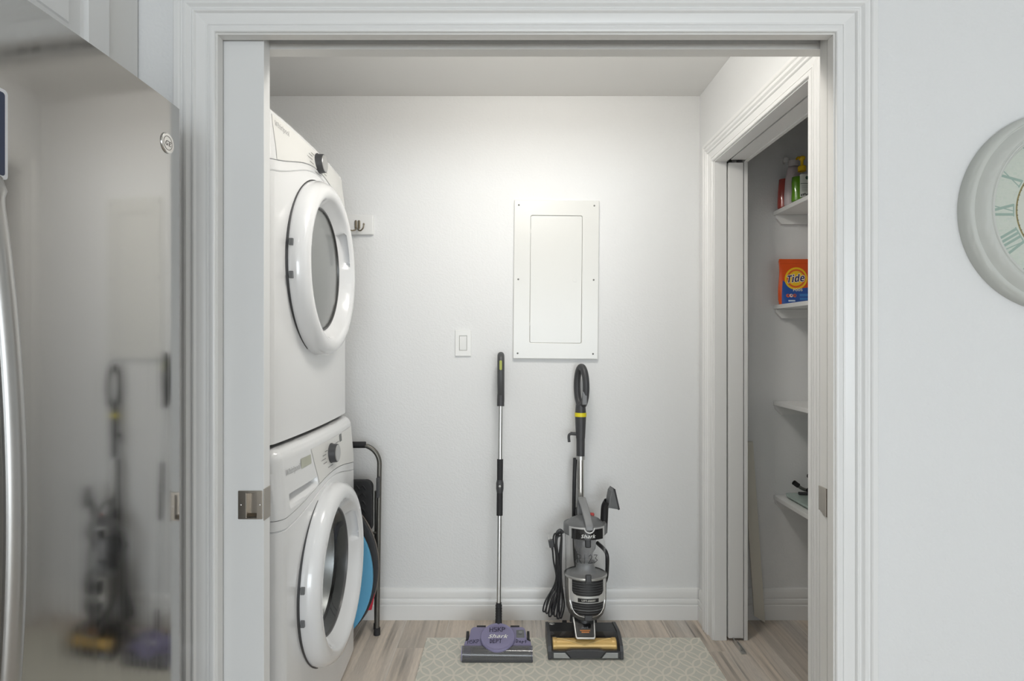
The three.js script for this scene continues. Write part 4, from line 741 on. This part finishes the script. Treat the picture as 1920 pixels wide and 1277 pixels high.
// ------------------------------------------------------------------ closet shelves and what stands on them
const shelfLabels = ['white closet shelf that holds the soap bottles', 'white closet shelf that holds the detergent pouch', 'empty white closet shelf below the detergent pouch', 'white closet shelf that holds a glass board'];
[1.901, 1.464, 1.0166, 0.5777].forEach((top, k) => {
  const t = thing('closet_shelf', shelfLabels[k], 'shelf', [1.233, top - 0.058, -2.0], 0, 'white closet shelves');
  part('board', rb(0, 0.321, 0.039, 0.058, -0.589, 0.45, 0.0015), M.trim, t);
  part('cleat', moved(extrude([[0.004, 0.0385], [0.321, 0.0385], [0.321, -0.004], [0.030, -0.004], [0.004, 0.024]], 0.016, 0.001), 0, 0, -0.589), M.trim, t);
  part('side_cleat', rb(0.303, 0.321, -0.004, 0.0385, -0.571, 0.45, 0.001), M.trim, t);
});
{ // soap bottles on the top shelf
  const y = 1.9012, red = thing('red_soap_bottle', 'clear bottle half full of red liquid soap, on the top closet shelf', 'bottle', [1.273, y, -2.552]);
  const flatten = (g, k) => g.scale(1, 1, k);
  part('liquid', flatten(lathe([[0, 0.003], [0.034, 0.003], [0.038, 0.01], [0.036, 0.08], [0.031, 0.138], [0, 0.138]], 36), 0.7), phys({ color: lin(0.55, 0.09, 0.07), roughness: 0.2, transmission: 0.2, thickness: 0 }), red);
  part('bottle', flatten(lathe([[0, 0.0005], [0.035, 0.001], [0.0395, 0.01], [0.0375, 0.08], [0.0325, 0.14], [0.024, 0.19], [0.014, 0.215], [0.012, 0.225]], 36), 0.7), M.clear, red);
  part('cap', flatten(lathe([[0.0135, 0.214], [0.0135, 0.236], [0.012, 0.238], [0, 0.238]], 28), 1), M.trim, red);
  const mv = thing('mauve_bottle', 'pale mauve plastic bottle between the red and green soaps', 'bottle', [1.277, y, -2.492]);
  part('bottle', flatten(lathe([[0, 0], [0.036, 0.001], [0.041, 0.008], [0.040, 0.06], [0.036, 0.12], [0.028, 0.165], [0.022, 0.180], [0, 0.181]], 36), 0.62), std(lin(0.62, 0.54, 0.56), 0.4), mv);
  part('cap', lathe([[0.0215, 0.178], [0.0215, 0.205], [0.019, 0.208], [0, 0.208]], 28), std(lin(0.66, 0.62, 0.62), 0.4), mv);
  const gn = thing('green_soap_bottle', 'green soap bottle with white label and yellow pump on top closet shelf', 'bottle', [1.281, y, -2.428]);
  part('liquid', flatten(lathe([[0, 0.003], [0.040, 0.003], [0.045, 0.010], [0.0425, 0.05], [0.044, 0.085], [0.043, 0.112], [0, 0.112]], 36), 0.6), phys({ color: lin(0.17, 0.46, 0.01), roughness: 0.15, transmission: 0.25, thickness: 0 }), gn);
  part('bottle', flatten(lathe([[0, 0.0005], [0.041, 0.001], [0.0465, 0.010], [0.044, 0.05], [0.0455, 0.085], [0.044, 0.118], [0.034, 0.134], [0.016, 0.139]], 36), 0.6), M.clear, gn);
  { const rows = [0.018, 0.118].map((yy) => { const r = []; for (let i = 0; i <= 16; i++) { const a = -0.15 + 1.3 * i / 16 - 0.35; r.push(V(0.0463 * Math.sin(a), yy, 0.0463 * 0.6 * Math.cos(a) + 0.0006)); } return r; }); part('label', grid(rows), std(0xffffff, 0.5, 0, { map: canvasTex(256, 384, (x) => { x.fillStyle = '#e4e8e0'; x.fillRect(0, 0, 256, 384); x.fillStyle = '#3b5a4a'; x.beginPath(); x.arc(128, 60, 30, 0, 7); x.fill(); x.fillStyle = '#8b968c'; x.fillRect(10, 150, 236, 14); for (let k = 0; k < 5; k++) x.fillRect(30, 190 + k * 22, 150 + (k % 2) * 40, 6); x.fillStyle = '#4a4f4a'; for (let k = 0; k < 7; k++) x.fillRect(20 + k * 30, 330 - (k % 3) * 8, 20, 34); }) }), gn); }
  const yl = std(lin(0.85, 0.55, 0.01), 0.4);
  const pump = part('pump', merge(lathe([[0.0165, 0.138], [0.0165, 0.158], [0.013, 0.162], [0.006, 0.163], [0.006, 0.186], [0.012, 0.189], [0.013, 0.199], [0.009, 0.204], [0, 0.205]], 28), tube([V(0, 0.196, 0), V(-0.018, 0.197, 0.004), V(-0.027, 0.190, 0.006)], 0.005, 16, 10)), yl, gn, 'yellow pump');
}
{ // detergent pouch
  const t = thing('detergent_pouch', 'orange and blue detergent pouch on the second closet shelf', 'pouch', [1.338, 1.4642, -2.545], 0.0);
  const W = 0.205, H = 0.206, n = 28, th = (u, v) => 0.030 * Math.pow(Math.sin(Math.PI * u), 0.55) * Math.pow(1 - v, 0.55) * (0.9 + 0.1 * Math.sin(9 * u + 5 * v)) + 0.002;
  const wave = (v) => 0.004 * Math.sin(v * 5.2 + 0.6), sheet = (s) => { const rows = []; for (let j = 0; j <= n; j++) { const r = []; for (let i = 0; i <= n; i++) { const u = i / n, v = j / n; r.push(V((u - 0.5) * (W - 0.012 * (1 - v) * 0.8) - wave(v) * (1 - u), v * H, s * th(u, v))); } rows.push(r); } return grid(rows); };
  const art = canvasTex(1024, 1024, (x) => {
    x.fillStyle = '#df5417'; x.fillRect(0, 0, 1024, 1024);
    x.fillStyle = '#2b56a6'; x.beginPath(); x.moveTo(40, 1024); x.lineTo(60, 470); x.quadraticCurveTo(240, 680, 500, 660); x.quadraticCurveTo(800, 640, 1024, 500); x.lineTo(1024, 1024); x.fill();
    x.fillStyle = '#c94812'; x.fillRect(0, 96, 1024, 10);
    for (const [r, c] of [[250, '#f2c81e'], [208, '#e4682a'], [168, '#f4c526']]) { x.fillStyle = c; x.beginPath(); x.ellipse(350, 440, r, r * 1.02, 0.5, 0, 7); x.fill(); }
    x.save(); x.translate(345, 440); x.transform(1, -0.09, -0.12, 1, 0, 0); x.font = 'bold 230px sans-serif'; x.textAlign = 'center'; x.textBaseline = 'middle'; x.lineWidth = 26; x.lineJoin = 'round'; x.strokeStyle = '#f3ead8'; x.strokeText('Tide', 0, 0, 400); x.fillStyle = '#2c2560'; x.fillText('Tide', 0, 0, 400); x.restore();
    x.fillStyle = '#e8e3c9'; x.font = 'bold 84px sans-serif'; x.textAlign = 'center'; x.fillText('PODS', 390, 730);
    for (const [px, c] of [[170, '#d9603a'], [240, '#e8c9b8'], [320, '#d06038']]) { x.fillStyle = c; x.beginPath(); x.ellipse(px, 830, 38, 40, 0, 0, 7); x.fill(); x.fillStyle = '#2f3f88'; x.beginPath(); x.arc(px + 8, 822, 16, 0, 7); x.fill(); }
    x.fillStyle = '#3f7fc4'; x.fillRect(430, 790, 560, 60); x.fillRect(430, 880, 560, 50); x.fillStyle = '#cfe0ef'; x.fillRect(170, 930, 150, 36);
    x.fillStyle = '#3a3f52'; x.beginPath(); x.roundRect(700, 230, 300, 84, 40); x.fill(); x.fillStyle = '#e9e6e0'; x.font = 'bold 54px sans-serif'; x.fillText('NEW', 830, 292);
  });
  part('front_film', sheet(1), phys({ color: 0xffffff, map: art, roughness: 0.3 }), t);
  part('back_film', sheet(-1), std(lin(0.72, 0.10, 0.012), 0.35), t);
  const seal = [V(-W / 2 + 0.006, 0.002, 0)]; for (let j = 1; j <= 10; j++) seal.push(V(-0.5 * (W - 0.0096 * (1 - j / 10)) - wave(j / 10), j / 10 * H, 0)); for (let i = 1; i <= 10; i++) seal.push(V(-W / 2 + W * i / 10, H, 0)); seal.push(V(W / 2, 0, 0));
  part('seal_edge', tube(seal, 0.0026, 60, 6, false, 0.2), std(lin(0.78, 0.13, 0.03), 0.35), t);
}
{ // glass board and metal rack on the lowest shelf
  const y = 0.5782, t = thing('glass_board', 'pale green glass board with rounded corner on the lowest shelf', 'glass board', [1.39, y, -2.36]);
  part('glass', moved(extrude(rrect(0.25, 0.40, 0.03), 0.008, 0.001), 0, 0.009, 0, -Math.PI / 2, 0, 0), phys({ color: lin(0.62, 0.74, 0.69), roughness: 0.1, transmission: 0.35, thickness: 0 }), t);
  for (const [a, b] of [[-0.1, -0.17], [-0.1, 0.17], [0.1, -0.17], [0.1, 0.17]]) part('foot', moved(cyl(0.010, 0.009, 0.009, 18), a, 0.0045, b), M.rubber, t);
  const r = thing('metal_rack', 'dark metal rack with black rubber ends lying on the glass board', 'rack', [1.385, y + 0.018, -2.42]);
  const steel = std(lin(0.22, 0.22, 0.21), 0.3, 0.9);
  for (const [z, x0] of [[-0.10, -0.085], [0.02, -0.085]]) {
    part('arm', tube([V(x0, 0.052, z), V(x0 + 0.03, 0.030, z + 0.004), V(x0 + 0.07, 0.022, z + 0.008), V(0.10, 0.020, z + 0.01)], 0.0075, 30, 12), steel, r);
    part('rubber_end', tube([V(x0 - 0.008, 0.058, z), V(x0 + 0.012, 0.043, z + 0.001)], 0.011, 6, 14), M.rubber, r);
    part('runner', tube([V(x0 + 0.015, 0.008, z), V(x0 + 0.05, 0.008, z + 0.004), V(0.11, 0.008, z + 0.008)], 0.0075, 20, 12), M.charcoal, r);
    part('post', rod(V(x0 + 0.06, 0.0, z + 0.006), V(x0 + 0.06, 0.086, z + 0.006), 0.006), steel, r);
    part('knob', moved(new THREE.SphereGeometry(0.011, 18, 12), x0 + 0.06, 0.088, z + 0.006), M.rubber, r);
  }
  part('cross_bar', rod(V(0.06, 0.020, -0.12), V(0.06, 0.020, 0.06), 0.005), steel, r);
}
{ // trim offcut leaning in the closet
  const t = thing('trim_strip', 'off-white half-round trim strip leaning inside the closet', 'trim strip', [1.142, 0, -2.545]);
  const s = new THREE.Shape(); s.moveTo(-0.024, 0); s.lineTo(0.024, 0); s.quadraticCurveTo(0.024, 0.014, 0, 0.017); s.quadraticCurveTo(-0.024, 0.014, -0.024, 0);
  const g = extrude(s, 0.83, 0.0005), p = g.attributes.position; for (let i = 0; i < p.count; i++) if (p.getZ(i) < 0.01) p.setZ(i, p.getZ(i) + (0.024 - p.getX(i)) * 0.75); g.computeVertexNormals();
  part('strip', crease(strip(moved(moved(g, 0, 0, 0, -Math.PI / 2, 0, 0), 0.008, 0.002, 0, -0.012, 0, 0.062).scale(1, 1, 1)), 40), std(lin(0.74, 0.71, 0.63), 0.5), t);
}

renderer.render(scene, camera);
